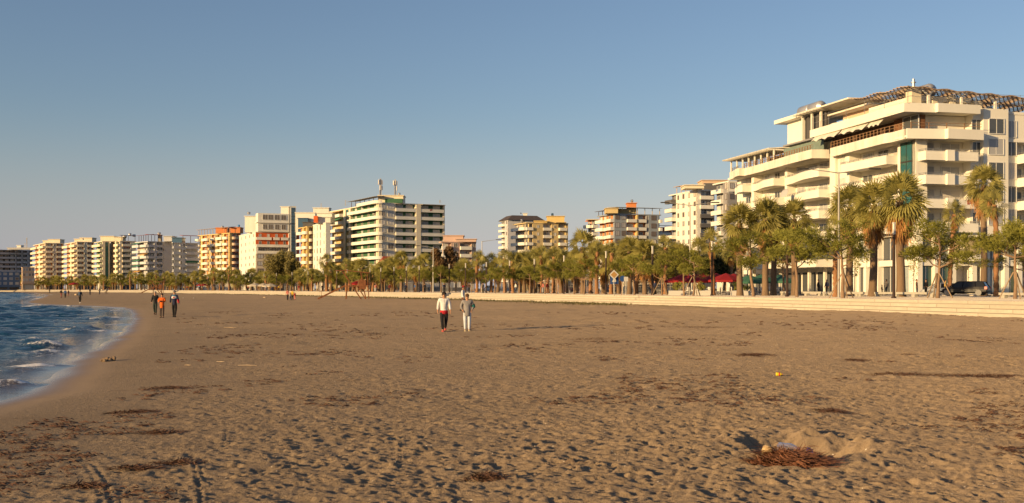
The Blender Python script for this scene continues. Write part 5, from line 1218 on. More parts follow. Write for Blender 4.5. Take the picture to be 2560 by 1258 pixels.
# ------------------------------------------------------------------ cars
TYRE = mat('tyre', (.02,.02,.02), rough=.9, var=0); RIM = mat('wheel_rim', (.22,.21,.20), rough=.6, var=0, metal=0)
TL = mat('tail_light', (.5,.02,.01), rough=.25, var=0, spec=.6); HL = mat('head_light', (.7,.68,.6), rough=.15, var=0, spec=.8)
CGL = mat('car_glass', (.02,.02,.02), rough=.12, var=0, spec=.35); PLT = mat('number_plate', (.6,.6,.58), rough=.5, var=0)
def carpaint(n, c):
    m = mat(n, c, rough=.42, var=.03, scale=1, spec=.3); m.node_tree.nodes['Principled BSDF'].inputs['Coat Weight'].default_value = .08; return m
def car(px, D, heading, kind, paint, label, group=None, y_on=None):
    """length along x, front at +x"""
    D = inD(px, D, 27.5); x, y = pos(px, D); z = PZ-.126 if y_on is None else y_on
    root = empty('parked_car', (x,y,z), heading, label, 'car', group)
    L = {'wagon':4.55,'hatch':3.95,'sedan':4.5}[kind]; W = .87; h = L/2
    st = {'wagon':[(-h,.45,.78,.68),(-h+.06,.32,.92,.8),(-h+.7,.24,.95,.86),(0,.22,.93,.87),(h-1.15,.23,.90,.86),(h-.45,.28,.74,.8),(h-.05,.36,.62,.66),(h,.45,.55,.58)],
          'hatch':[(-h,.45,.80,.66),(-h+.08,.32,.95,.78),(-h+.6,.25,.98,.84),(0,.22,.95,.85),(h-.95,.24,.92,.83),(h-.35,.28,.78,.77),(h,.45,.58,.6)],
          'sedan':[(-h,.45,.85,.68),(-h+.1,.32,.95,.8),(-h+.8,.24,.97,.85),(0,.22,.92,.86),(h-1.1,.23,.90,.85),(h-.4,.28,.74,.79),(h,.45,.56,.6)]}[kind]
    mb = MB(); ring = []
    for xs, zl, zh, w_ in st:
        ring.append([(xs,-w_*.86,zl),(xs,-w_,zl+.14),(xs,-w_,(zl+zh)/2+.1),(xs,-w_*.93,zh-.04),(xs,-w_*.8,zh),(xs,w_*.8,zh),(xs,w_*.93,zh-.04),(xs,w_,(zl+zh)/2+.1),(xs,w_,zl+.14),(xs,w_*.86,zl)])
    n = 10; vs = [p for r_ in ring for p in r_]; fs = [(i*n+k,(i+1)*n+k,(i+1)*n+(k+1)%n,i*n+(k+1)%n) for i in range(len(ring)-1) for k in range(n)]
    fs += [tuple(range(n)), tuple(range((len(ring)-1)*n,len(ring)*n))[::-1]]
    mb.add(vs, fs); 
    rt = {'wagon':(-h+.42,-h+.12,h-1.75,h-1.0,1.43),'hatch':(-h+.5,-h+.15,h-1.65,h-.9,1.46),'sedan':(-h+1.25,-h+.65,h-1.8,h-1.05,1.42)}[kind]
    r0_,b0_,r1_,b1_,zt = rt; zb = .92
    mb.add([(r0_-.04,-.60,zt-.03),(r1_+.04,-.60,zt-.03),(r1_+.04,.60,zt-.03),(r0_-.04,.60,zt-.03),(r0_+.1,-.5,zt+.03),(r1_-.1,-.5,zt+.03),(r1_-.1,.5,zt+.03),(r0_+.1,.5,zt+.03)],[(3,2,1,0),(4,5,6,7),(0,1,5,4),(1,2,6,5),(2,3,7,6),(3,0,4,7)])
    for s_ in (-1,1):
        for (xa,xb) in ((b0_,r0_),(b1_,r1_),(.05,-.02),((b0_+.95 if kind!='sedan' else b0_+.6),(r0_+.75 if kind!='sedan' else r0_+.3))): mb.bar((xa,s_*.79,zb-.02),(xb,s_*.605,zt-.02),.08,.07)
    bd = mb.build('body', paint, root, smooth=False)
    mb = MB(); mb.add([(b0_,-.78,zb-.03),(b1_,-.78,zb-.03),(b1_,.78,zb-.03),(b0_,.78,zb-.03),(r0_,-.59,zt-.03),(r1_,-.59,zt-.03),(r1_,.59,zt-.03),(r0_,.59,zt-.03)],[(3,2,1,0),(4,5,6,7),(0,1,5,4),(1,2,6,5),(2,3,7,6),(3,0,4,7)]); mb.build('windows', CGL, root)
    for xs in (-h+.78, h-.80):
        for s_ in (-1,1):
            wr = MB(); 
            for i in range(18):
                pass
            prof = [(-.10,.30),(-.10,.31),(-.06,.325),(.06,.325),(.10,.31),(.10,.30)]
            vs = []; fs = []
            for k in range(18):
                a = 2*math.pi*k/18
                for yy,rr in prof: vs.append((rr*math.cos(a), yy, rr*math.sin(a)))
            q = len(prof)
            for k in range(18):
                for j in range(q): fs.append((k*q+j,k*q+(j+1)%q,((k+1)%18)*q+(j+1)%q,((k+1)%18)*q+j))
            wr.add(vs, fs); wh = wr.build('wheel', TYRE, root, (xs, s_*.79, .325))
            rm = MB(); pl = [(.21*math.cos(2*math.pi*k/16), .21*math.sin(2*math.pi*k/16)) for k in range(16)]; pl2 = [(.305*math.cos(2*math.pi*k/16), .305*math.sin(2*math.pi*k/16)) for k in range(16)]
            yo = s_*.085; rm.add([(a,yo,b_) for a,b_ in pl2]+[(a,yo*.5,b_) for a,b_ in pl2],[tuple(range(16)),tuple(range(16,32))[::-1]]+[(i,16+i,16+(i+1)%16,(i+1)%16) for i in range(16)])
            rm.build('rim', RIM, wh)
    for s_ in (-1,1):
        MB().box(-h-.02,-h+.22,s_*.70-.13,s_*.70+.13,.66,.86 if kind!='wagon' else .92).build('tail_light', TL, root)
        MB().box(h-.36,h-.06,s_*.60-.14,s_*.60+.14,.52,.64).build('headlight', HL, root)
        MB().box(b1_-.35,b1_-.18,s_*.95-.1,s_*.95+.1,.92,1.04).build('wing_mirror', paint, root)
    MB().box(-h-.03,-h-.005,-.26,.26,.60,.71).build('number_plate', PLT, root)
    return root
CB = carpaint('black_paint',(.012,.010,.012)); CD = carpaint('dark_blue_paint',(.02,.03,.06)); CS = carpaint('silver_paint',(.38,.38,.38)); CR = carpaint('dark_red_paint',(.06,.02,.02)); CWp = carpaint('white_paint',(.62,.62,.6)); CL = carpaint('light_blue_paint',(.25,.32,.4))
def hd(px, o=28): return row_at(px, o)[2]
# right side: the car points left and away, its rear lights face us
car(2412,110,R(143),'wagon',CB,'black estate car driving left past the big white building, red tail light showing',y_on=PZ-.0)
car(2348,123,R(172),'hatch',CS,'silver hatchback standing in front of the black estate car')
car(1678,127,R(118),'hatch',CD,'dark blue hatchback seen from behind beside the fourth nearest lamp post','parked cars near the red parasols')
car(1648,140,R(150),'hatch',CB,'black car half hidden left of the dark blue hatchback','parked cars near the red parasols')
car(1604,150,R(158),'hatch',CB,'small black car between the squat palms','parked cars near the red parasols')
car(1527,140,R(112),'sedan',carpaint('grey_paint',(.10,.09,.09)),'grey saloon car seen from behind under the blue crossing sign')
car(1425,150,R(114),'sedan',CR,'dark saloon car with red tail light right of the sixth nearest lamp post')
car(1228,185,R(-66),'hatch',CL,'light blue car facing the beach left of the seventh nearest lamp post')
for i,(px,D,pt,lb) in enumerate(((958,225,CWp,'small white car below the green balcony block'),(948,232,CB,'small black car behind the white one below the green balcony block'),(683,330,CD,'dark blue car parked below the white hotel'),(830,290,CB,'dark car behind the rusty tower ramp'),(970,240,CD,'dark car right of the small white car below the green block'),(498,400,CS,'silver car below the yellow and orange block'),(820,300,CS,'silver car below the plain white block'))):
    car(px,D,R(120),'hatch',pt,lb)
# ------------------------------------------------------------------ people
SK = mat('skin', (.42,.22,.13), rough=.6, var=.05); SKD = mat('tanned_skin', (.30,.15,.09), rough=.6, var=.05)
def cloth(n, c): return mat('cloth_'+n, c, rough=.9, var=.14, scale=9, bump=.25, bscale=30)
PEND = []
def skin_obj(name, vs, es, rs, m, parent, root_i=0, lev=1):
    me = bpy.data.meshes.new(name); me.from_pydata(vs, es, []); me.materials.append(m); o = link(me, name, parent)
    md = o.modifiers.new('skin','SKIN'); md.use_smooth_shade = True; md.branch_smoothing = .4
    sd = me.skin_vertices[0].data
    for i, r_ in enumerate(rs): sd[i].radius = r_ if isinstance(r_,tuple) else (r_,r_)
    for i in range(len(rs)): sd[i].use_root = (i == root_i)
    sb = o.modifiers.new('sub','SUBSURF'); sb.levels = lev; sb.render_levels = lev
    PEND.append(o); return o
def person(x, y, H, rz, label, top, bot, hair='dark', shoes=None, pose='walk', stout=1.0, long_top=0, detail=False, skin=None, step=.5, group=None, z=None, hold=None, lean=0, dress=False, capc=None, ph=0):
    z = sand_z(x,y)-.01 if z is None else z
    sk = skin or SK; w_ = stout
    root = empty('person', (x,y,z), rz, label, 'person', group); root.scale = (H,H,H)
    # front is -y; all in units of the height
    hip = (0,0,.52); wa = (0,-.0,.62); ch = (0,.005+lean*-.12,.74); nk = (0,lean*-.16,.83); hb = (0,-.005+lean*-.2,.872); ht = (0,-.008+lean*-.22,.955)
    sw = step*.11 if pose == 'walk' else .0
    sgn = 1 if ph == 0 else -1
    def leg(s_):
        f_ = sw*s_*sgn
        k_ = (s_*(.047 if pose=='walk' else .052)*w_**.3, -max(f_,0)*.9-.015+min(f_,0)*-.25, .285); a_ = (s_*(.034 if pose=='walk' else .050), -f_*1.15+(.03 if f_<0 else 0), .045+(.028 if f_<-.02 else 0))
        return [(s_*.050*w_**.5,0,.48), k_, a_, (a_[0]+s_*.008,a_[1]-.075,.022)]
    def arm(s_):
        sh = (s_*.098*w_**.4, ch[1], .800)
        if pose == 'phone': return [sh,(s_*.135,-.02,.66),(s_*.06,-.135,.675),(s_*.025,-.165,.69)]
        if pose == 'pocket': return [sh,(s_*.150*w_**.4,.03,.655),(s_*.122,-.02,.555),(s_*.105,-.06,.535)]
        f_ = -sw*s_*sgn*.8
        return [sh,(s_*.128*w_**.4,-f_*.5+.015,.645),(s_*.140*w_**.4,-f_-.02,.525),(s_*.142*w_**.4,-f_-.035,.475)]
    la, ra, ll, rl = arm(-1), arm(1), leg(-1), leg(1)
    V = [hip,wa,ch,nk,hb,ht]; E = [(0,1),(1,2),(2,3),(3,4),(4,5)]; Rr = [.062,.055,.068,.026,(.046,.054),(.048,.054)]
    for lm in (la,ra):
        b0_ = len(V); V += lm; E += [(2,b0_),(b0_,b0_+1),(b0_+1,b0_+2),(b0_+2,b0_+3)]; Rr += [.033,.024,.018,.017]
        if detail:
            hnd = Vector(lm[3]); s_ = 1 if lm is ra else -1
            for q,(dx,dy,l) in enumerate(((.010,-.012,.040),(.004,-.004,.046),(-.002,.004,.042),(-.006,.012,.034),(.0,-.024,.026))):
                i0 = len(V); V.append((hnd+Vector((dx*.6,dy,-.006 if q<4 else .01)))[:]); V.append((hnd+Vector((dx*.6-s_*.004,dy*1.1,-l*.55)))[:]); V.append((hnd+Vector((dx*.6-s_*.012,dy*1.15-.004,-l)))[:]); E += [(b0_+3,i0),(i0,i0+1),(i0+1,i0+2)]; Rr += [.0055,.005,.0042]
    for lm in (ll,rl):
        b0_ = len(V); V += lm; E += [(0,b0_),(b0_,b0_+1),(b0_+1,b0_+2),(b0_+2,b0_+3)]; Rr += [.048,.034,.022,.018]
    if detail: V.append((0,ht[1]-.064,.897)); E.append((4,len(V)-1)); Rr.append(.010)
    skin_obj('body', V, E, Rr, sk, root, 0, 1)
    # clothes: a size larger than the body
    g_ = .011
    hem = .465-long_top
    V = [(0,0,hem),wa,ch,(0,ch[1]*1.0,.815)]; E = [(0,1),(1,2),(2,3)]; Rr = [((.080)*w_*(1.12 if long_top else 1),.072*w_),((.082)*w_,.068*w_),(.088*w_**.7,.066*w_),(.040,.036)]
    for lm in (la,ra):
        b0_ = len(V); V += lm[:3]; E += [(2,b0_),(b0_,b0_+1),(b0_+1,b0_+2)]; Rr += [.046*w_**.5,.036*w_**.4,.030]
    skin_obj('jacket' if long_top or stout > 1.1 else 'top', V, E, Rr, top, root, 2, 1)
    mb = MB(); hr = .066*w_*(1.15 if long_top else 1); mb.lathe([(hr*.99,hem-.012),(hr*1.03,hem+.01),(hr*1.04,hem+.05),(hr*.99,.60),(hr*.8,.66)],0,0,16,0,.86); mb.build('hem', top, root, smooth=True)
    if dress:
        mb = MB(); mb.lathe([(.075,.52),(.10,.4),(.125,.15),(.13,.08)],n=14); mb.build('skirt', bot, root, smooth=True)
    else:
        V = [(0,0,.60),(0,0,.50)]; E = [(0,1)]; Rr = [(.070*w_**.7,.062*w_**.7),(.080*w_**.7,.072*w_**.7)]
        for lm in (ll,rl):
            b0_ = len(V); V += lm[:3]; E += [(1,b0_),(b0_,b0_+1),(b0_+1,b0_+2)]; Rr += [.062*w_**.45,.044*w_**.3,.032]
        skin_obj('trousers', V, E, Rr, bot, root, 0, 1)
    for lm in (ll,rl):
        a_ = lm[2]; mb = MB(); zz = a_[2]-.045
        mb.add([(a_[0]-.024,a_[1]+.035,zz),(a_[0]+.024,a_[1]+.035,zz),(a_[0]+.030,a_[1]-.06,zz),(a_[0]+.018,a_[1]-.105,zz),(a_[0]-.018,a_[1]-.105,zz),(a_[0]-.030,a_[1]-.06,zz),
                (a_[0]-.020,a_[1]+.030,zz+.055),(a_[0]+.020,a_[1]+.030,zz+.055),(a_[0]+.022,a_[1]-.04,zz+.045),(a_[0]+.014,a_[1]-.095,zz+.025),(a_[0]-.014,a_[1]-.095,zz+.025),(a_[0]-.022,a_[1]-.04,zz+.045)],[(5,4,3,2,1,0),(6,7,8,9,10,11)]+[(i,(i+1)%6,6+(i+1)%6,6+i) for i in range(6)])
        mb.build('shoe', shoes or cloth('black',(.015,.015,.017)), root)
    hc = {'dark':(.018,.012,.010),'grey':(.22,.20,.18),'brown':(.09,.045,.02),'red':(.12,.04,.02)}.get(hair)
    if hc:
        mb = MB(); prof = []; cy = ht[1]+.020
        for k in range(7): a = math.pi/2*k/6; prof.append((max(.001,.052*math.cos(a)+.001), .935+.055*math.sin(a)))
        mb.lathe([(.036,.905),(.048,.920)]+prof, 0, cy, 12, 0, 1.05)
        if detail: mb.lathe([(.001,.83),(.03,.85),(.044,.89),(.045,.93),(.02,.95)],0,cy+.022,10)
        mb.build('hair', cloth('hair_'+hair, hc), root, smooth=True)
    if detail:
        MB().box(-.040,.040,ht[1]-.062,ht[1]-.030,.908,.928).build('sunglasses', CGL, root)
    if capc: 
        mb = MB(); mb.lathe([(.052,.94),(.053,.955),(.045,.985),(.001,.995)],0,ht[1]+.003,12); mb.build('hat', capc, root, smooth=True)
    return root
WHC = cloth('white',(.62,.60,.58)); BLKc = cloth('black',(.015,.015,.017)); GRYc = cloth('grey_knit',(.23,.215,.21)); REDc = cloth('red',(.42,.02,.03)); ORGc = cloth('orange',(.62,.12,.015)); NVY = cloth('navy',(.02,.025,.06)); JEA = cloth('jeans',(.08,.11,.19)); BRW = cloth('brown',(.12,.06,.04)); BLUc = cloth('blue',(.05,.12,.30)); WHP = cloth('pale_blue_white',(.50,.53,.58)); TEAL = cloth('teal',(.02,.14,.13)); YLc = cloth('yellow',(.6,.38,.05)); PKc = cloth('coral',(.6,.2,.15)); SHR = cloth('coral_shoe',(.6,.10,.08)); SHW = cloth('cream_shoe',(.6,.52,.3)); DGc = cloth('dark_grey',(.05,.05,.055))
def P(px, yf, yt, *a, D=None, **k):
    D = D or 4666/(yf-HY); x, y = pos(px, D); H = (yf-yt)*D/F
    r_ = person(x, y, H/.985, *a, **k); return r_, x, y, H
# the two women
r_, x, y, H = P(1110,825,725, R(6),'woman in a white zipped jacket, black leggings and red shoes',WHC,BLKc,'dark',SHR,'walk',1.28,detail=True,step=.6,ph=1)
mb = MB(); mb.lathe([(.070,.425),(.098,.44),(.100,.49),(.085,.53)],n=16,sy=.85); mb.build('red_shirt_hem', REDc, r_, smooth=True)
MB().box(-.003,.003,-.098,-.088,.56,.80).build('zip', DGc, r_)
r_, x, y, H = P(1168,825,730, R(4),'woman in a loose grey sweater and white trousers walking with her hands tucked back',GRYc,WHP,'brown',SHW,'pocket',1.22,long_top=.05,detail=True,step=.6)
mb = MB(); mb.path([(.15,.03,.72),(.16,.03,.64),(.13,.0,.57)],[.045,.055,.03],8); mb.build('teal_bag', TEAL, r_, smooth=True)
P(1158,780,716,R(75),'man in a white T-shirt and red cap behind the woman in grey',WHC,BRW,'dark',None,'walk',1.1,skin=SKD,capc=REDc)
# the three men by the shore
P(388,783,724,R(2),'man in a black jumper and dark green trousers, left of the man in orange',BLKc,cloth('dark_green',(.03,.04,.035)),'grey',BLKc,'walk',1.1,step=.2)
r_, x, y, H = P(405,790,729,R(0),'man in a bright orange hooded jacket looking down at a phone',ORGc,cloth('brown_grey',(.07,.05,.045)),'dark',BLKc,'phone',1.12,long_top=.06)
ph_ = MB().box(-.022,.022,-.19,-.182,.675,.715).build('phone', CGL, None, (x,y,sand_z(x,y)-.01)); ph_.scale=(H,H,H); tag(ph_,'dark phone held by the man in orange','phone')
r_, x, y, H = P(436,789,721,R(178),'man seen from behind in a blue, white and navy striped jacket and black trousers',NVY,BLKc,'grey',BLKc,'walk',1.15,step=.08)
mb = MB(); mb.lathe([(.106,.685),(.108,.70),(.105,.76),(.100,.765)],n=18,sy=.80); mb.build('white_band', WHC, r_, smooth=True)
mb = MB(); mb.lathe([(.102,.765),(.102,.79),(.085,.815),(.05,.83)],n=18,sy=.80); mb.build('blue_yoke', cloth('petrol_blue',(.06,.14,.22)), r_, smooth=True)
r_.children and None
mb = MB(); mb.path([(-.136,.01,.66),(-.150,.0,.58),(-.156,.0,.525)],[.041,.038,.034],8); mb.build('red_sleeve', REDc, r_, smooth=True)
MB().box(-.03,.03,.082,.09,.70,.745).build('red_emblem', REDc, r_)
r_, x, y, H = P(200,757,722,R(180),'man with a blue-grey backpack walking away along the shore',DGc,BLKc,'brown',WHC,'walk',1.1,step=.3)
mb = MB(); mb.lathe([(.03,.55),(.06,.57),(.065,.66),(.055,.76),(.02,.79)],0,.10,10); mb.build('backpack', cloth('blue_grey',(.10,.14,.22)), r_, smooth=True)
# strollers farther off
far = [(153,744,722,'person in a black jacket and red trousers far along the shore, leftmost of three',BLKc,cloth('dull_red',(.22,.06,.05))),(163,744,722,'person in a blue top far along the shore, middle of three',BLUc,BLKc),(171,740,724,'person in dark red far along the shore, rightmost of three',BRW,cloth('dull_pink',(.35,.15,.12))),
 (225,737,720,'person in black standing far off right of the man with the backpack',BLKc,NVY),(249,736,720,'person in a pale grey top far off on the sand',DGc,NVY),(267,735,720,'person in a grey jacket walking beside a dark-clad child, far off',cloth('beige',(.3,.25,.2)),BRW),(263,735,727,'small child in black beside the person in grey, far off',BLKc,BLKc),
 (719,751,723,'person in a coral top in the family group near the rusty tower',PKc,DGc),(726,751,732,'small child between the adults of the family group',WHC,JEA),(731,751,724,'person in dark blue trousers in the family group',YLc,BLKc),(737,750,730,'child in a red top at the right of the family group',REDc,PKc)]
for i,(px,yf,yt,lb,t_,b_) in enumerate(far): P(px,yf,yt,R(160+40*(i%3)),lb,t_,b_,'dark',None,'walk',1.0,step=.3,ph=i%2)
P(124,733,722,R(180),'dark-clad person standing by the far sea wall left of the three strollers',BLKc,BLKc,'dark',None,'stand',D=400)
pro = [(1289,735,709,'woman in white top and blue jeans right of the eighth nearest lamp post',WHC,JEA,165,{}),(1348,738,711,'person in black sitting group on the promenade right of the seventh nearest lamp post',BLKc,BLKc,140,{}),(1357,738,711,'woman in a long black and white spotted skirt on the promenade',PKc,cloth('spotted',(.3,.3,.3)),138,dict(dress=True)),(1368,736,712,'person in dark red beside the woman in the spotted skirt',cloth('dark_red',(.20,.03,.03)),BRW,140,{}),
 (1637,738,703,'person in dark clothes striding left of the dark blue hatchback',NVY,BLKc,112,dict(step=.6)),(2046,733,699,'man in a dark jacket walking left, outside the pale shopfront',BLKc,BLKc,118,{}),(2067,733,699,'man in a blue shirt and dark jacket, right one outside the pale shopfront',NVY,BLKc,118,{}),
 (2205,735,708,'child walking outside the big white building left of the nearest lamp post',BRW,BLKc,116,{}),(2216,735,697,'woman in a beige top beside a child outside the big white building',cloth('beige',(.3,.25,.2)),DGc,116,{}),(2292,736,696,'man in a brown coat standing right of the thick palm behind the nearest lamp',BRW,DGc,113,dict(pose='stand')),(2315,736,695,'man in black standing facing the man in brown coat',BLKc,BLKc,113,dict(pose='stand')),
 (2364,734,698,'person in a yellow jacket behind the black estate car',YLc,DGc,118,{}),(1037,734,706,'person in blue standing on the promenade left of the crowded palms',BLUc,BRW,185,{}),(468,731,714,'person in orange on the far promenade right of the three men',ORGc,DGc,330,{}),(459,731,709,'person in yellow on the far promenade right of the three men',YLc,BLKc,330,{})]
for i,(px,yf,yt,lb,t_,b_,D,k) in enumerate(pro):
    D = inD(px, D, 8); x,y = pos(px,D); k = dict(k); ps = k.pop('pose','walk'); kid = lb.startswith('child'); person(x,y,1.72 if not kid else 1.15,R(60 if i%2 else -70),lb.replace('sitting group','standing'),t_,b_,'dark',None,ps,1.05,z=PZ,ph=i%2,**k)
# ------------------------------------------------------------------ seaweed, litter, driftwood
WEED = mat('dry_seaweed', (.24,.10,.05), rough=.85, var=.5, scale=14)
def weed(px, y, L, W_, n, label, hgt=.08, seed=0, group='seaweed clumps on the sand'):
    D = 4666/(y-HY); x, yy = pos(px, D); z = sand_z(x,yy); r = random.Random(seed+int(px)); root_z = z
    mb = MB(); pts = []
    for i in range(n):
        dx, dy = r.gauss(0,L*.38), r.gauss(0,W_*.4)
        if abs(dx) > L*.8: continue
        pts.append((dx,dy))
    hz = sand_h(np.array([x+a for a,_ in pts]), np.array([yy+b_ for _,b_ in pts]))[0]
    for (dx,dy),zz in zip(pts,hz):
        top = hgt*math.exp(-(dx/L)**2*2-(dy/W_)**2*2); b0_ = Vector((dx,dy,zz-z+r.uniform(-.01,top)))
        a = r.uniform(0,6.28); l = r.uniform(.03,.10)*(1.5 if n > 2000 else 1); up = r.uniform(-.1,.8 if n > 2000 else .3)*(top/hgt)
        m_ = b0_+Vector((math.cos(a)*l,math.sin(a)*l,up*l+.012)); e_ = m_+Vector((math.cos(a+.6)*l*.8,math.sin(a+.6)*l*.8,r.uniform(-.3,.3)*l))
        s_ = Vector((-math.sin(a),math.cos(a),.5)).normalized()*r.uniform(.0025,.006)
        mb.add([(b0_-s_)[:],(b0_+s_)[:],(m_+s_)[:],(m_-s_)[:],(e_+s_*.4)[:],(e_-s_*.4)[:]],[(0,1,2,3),(3,2,4,5)])
    o = mb.build('seaweed_clump', WEED if n > 2000 else mat('old_seaweed', (.13,.065,.038), rough=.9, var=.5, scale=14), None, (x,yy,z)); tag(o,label,'seaweed',group); return o
weed(1972,1168,.45,.15,2100,'large red-brown seaweed pile in front of the dug hole',.085)
for px,y,L,W_,n,lb in ((1885,888,.55,.35,700,'reddish seaweed clump upper left of the yellow bottle'),(2140,902,.35,.4,420,'dark seaweed tuft right of the reddish clump'),(2450,942,1.0,.35,900,'long reddish seaweed streak near the right edge'),(2250,938,.9,.3,500,'thin seaweed streak left of the long one near the right edge'),(1208,1208,.18,.09,320,'small seaweed sprig at the bottom middle of the beach'),(2080,1030,.25,.2,220,'small seaweed tuft halfway between hole and yellow bottle'),
  (420,960,.45,.2,300,'dark seaweed scrap below the driftwood lump'),(330,1020,.35,.15,260,'dark seaweed scrap left of the middle, near smooth sand'),(400,1075,.3,.12,260,'dark seaweed scrap above the tyre tracks'),(345,1175,.25,.1,260,'dark seaweed scrap right beside the wide tyre track'),(440,1160,.22,.09,240,'dark seaweed scrap between the two tyre tracks'),(215,1218,.25,.09,260,'dark seaweed scrap left of the wide tyre track'),(1748,820,1.6,1.2,500,'brown seaweed patch in the middle distance, below the red parasols'),(1480,847,.9,.8,300,'brown seaweed patch in the middle distance right of the women'),(560,778,2.0,2.5,400,'dark seaweed patch to the right of the three men')):
    weed(px,y,L*1.3,W_*1.4,int(n*.75),lb,.03)
def onsand(px, y): D = 4666/(y-HY); x, yy = pos(px, D); return x, yy, sand_z(x, yy)
x,y,z = onsand(1915,1152); mb = MB(); mb.lathe([(.028,0),(.050,.012),(.056,.045),(.054,.075),(.040,.09),(.012,.094)],n=14,sy=.9)
o = mb.build('stone', mat('tan_stone',(.50,.34,.17),rough=.85,var=.2,scale=20,bump=.3), None, (x,y,z+.045), smooth=True); o.rotation_euler=(.15,.25,.3); o.scale=(1.0,1.15,1.1); tag(o,'rounded tan lump at the left end of the seaweed pile','stone')
def bottle(x,y,z,L,r_,m,cap,label,rz,lm=None,nm='plastic_bottle'):
    root = empty(nm,(x,y,z),rz,label,'bottle'); mb = MB(); pr = [(r_*.8,0),(r_,.01),(r_,L*.3),(r_*.93,L*.34),(r_,L*.38),(r_,L*.62),(r_*.55,L*.85),(r_*.38,L*.9),(r_*.38,L*.95)]
    mb.lathe(pr,n=14); mb.v = [(q[2]-L/2,q[1],q[0]+r_) for q in mb.v]; mb.build('bottle_body',m,root,smooth=True)
    mb = MB().lathe([(r_*.42,L*.94),(r_*.42,L)],n=10); mb.v = [(q[2]-L/2,q[1],q[0]+r_) for q in mb.v]; mb.build('cap',cap,root)
    if lm: mb = MB().lathe([(r_*1.02,L*.4),(r_*1.02,L*.6)],n=14); mb.v = [(q[2]-L/2,q[1],q[0]+r_) for q in mb.v]; mb.build('label_band',lm,root)
    return root
x,y,z = onsand(1972,1158); bottle(x,y,z+.055,.22,.048,mat('clear_plastic',(.40,.35,.36),rough=.15,var=.1,scale=20,transm=.6,spec=.6),BLUc,'crushed clear plastic bottle in the middle of the seaweed pile',R(-40))
x,y,z = onsand(2022,1150); mb = MB()
r = random.Random(3)
for i in range(14): a=r.uniform(0,6.28); c_ = Vector((r.gauss(0,.016),r.gauss(0,.016),.03+r.gauss(0,.012))); u=Vector((r.gauss(0,1),r.gauss(0,1),r.gauss(0,1))).normalized()*.022; v_=u.orthogonal().normalized()*.02; mb.add([(c_-u-v_)[:],(c_+u-v_)[:],(c_+u+v_+Vector((0,0,.01)))[:],(c_-u+v_)[:]],[(0,1,2,3)])
tag(mb.build('crumpled_wrapper', mat('blue_foil',(.03,.10,.5),rough=.3,var=.1), None, (x,y,z+.045)),'crumpled shiny blue wrapper on the right part of the seaweed pile','wrapper')
x,y,z = onsand(1948,940); bottle(x,y,z,.13,.036,mat('yellow_plastic',(.65,.50,.02),rough=.35,var=.05),REDc,'small yellow plastic bottle with a red end lying on the sand',R(-12),REDc)
x,y,z = onsand(272,890); mb = MB(); r = random.Random(9)
for i in range(34): c_ = Vector((r.gauss(0,.075),r.gauss(0,.06),r.uniform(.0,.08))); q_=r.uniform(.02,.065); mb.path([c_-Vector((q_,0,0)),c_-Vector((q_*.5,0,0)),c_+Vector((q_*.5,0,0)),c_+Vector((q_,0,0))],[q_*.4,q_,q_,q_*.4],7)
tag(mb.build('driftwood_lump', mat('pale_drift',(.28,.19,.115),rough=.9,var=.35,scale=9,bump=.4), None, (x,y,z)),'pale knobbly drift lump on the smooth sand near the water','driftwood')
def stick(px,y,L,rz,th_,m,label,nm='driftwood_stick',cat='stick',group='light sticks lying on the sand'):
    x,yy,z = onsand(px,y); mb = MB(); mb.path([(-L/2,0,th_),(-.1*L,.03*L,th_*1.3),(L*.2,-.01*L,th_),(L/2,.02*L,th_*.8)],[th_*.6,th_,th_,th_*.5],6); o = mb.build(nm,m,None,(x,yy,z+.01),rz); tag(o,label,cat,group)
PD = mat('pale_wood',(.42,.31,.20),rough=.8,var=.2,scale=8)
stick(618,908,.42,.05,.011,PD,'pale straight stick left of centre on the sand'); stick(551,899,.2,-.2,.009,PD,'short pale stick left of the longer one'); stick(470,907,.16,.1,.014,PD,'white scrap of wood near the dark weed'); stick(1716,940,.3,.3,.012,PD,'thin pale stick left of the yellow bottle'); stick(575,817,.55,.1,.02,PD,'white stick lying in the middle distance right of the waves')
def debris(px,y,s_,m,label,nm,cat,group=None,zoff=0):
    D = (4666 if zoff == 0 else 5215)/(y-HY); x,yy = pos(px,D); z = sand_z(x,yy) if zoff == 0 else SEA+zoff; mb = MB(); r = random.Random(int(px))
    pl = [(math.cos(a)*s_*r.uniform(.7,1.1), math.sin(a)*s_*.5*r.uniform(.7,1.1)) for a in np.linspace(0,5.7,9)]
    mb.prism(pl,-.03,s_*.25); mb.prism([(a*.7,b_*.7) for a,b_ in pl],s_*.25-.01,s_*.42); o = mb.build(nm,m,None,(x,yy,z),r.random()*3); tag(o,label,cat,group)
debris(174,761,.36,CHW,'white plastic crate-like float at the tip of the wet sand','plastic_float','float'); debris(190,738.5,.7,PD,'pale board lying far off behind the white float','board','board')
debris(662,745,.35,PD,'pale lump on the sand in front of the family group','foam_lump','litter'); debris(458,745,.25,CHW,'white scrap right of the man in the striped jacket, nearer one','foam_lump','litter'); debris(484,745,.22,CHW,'white scrap right of the man in the striped jacket, farther right one','foam_lump','litter')
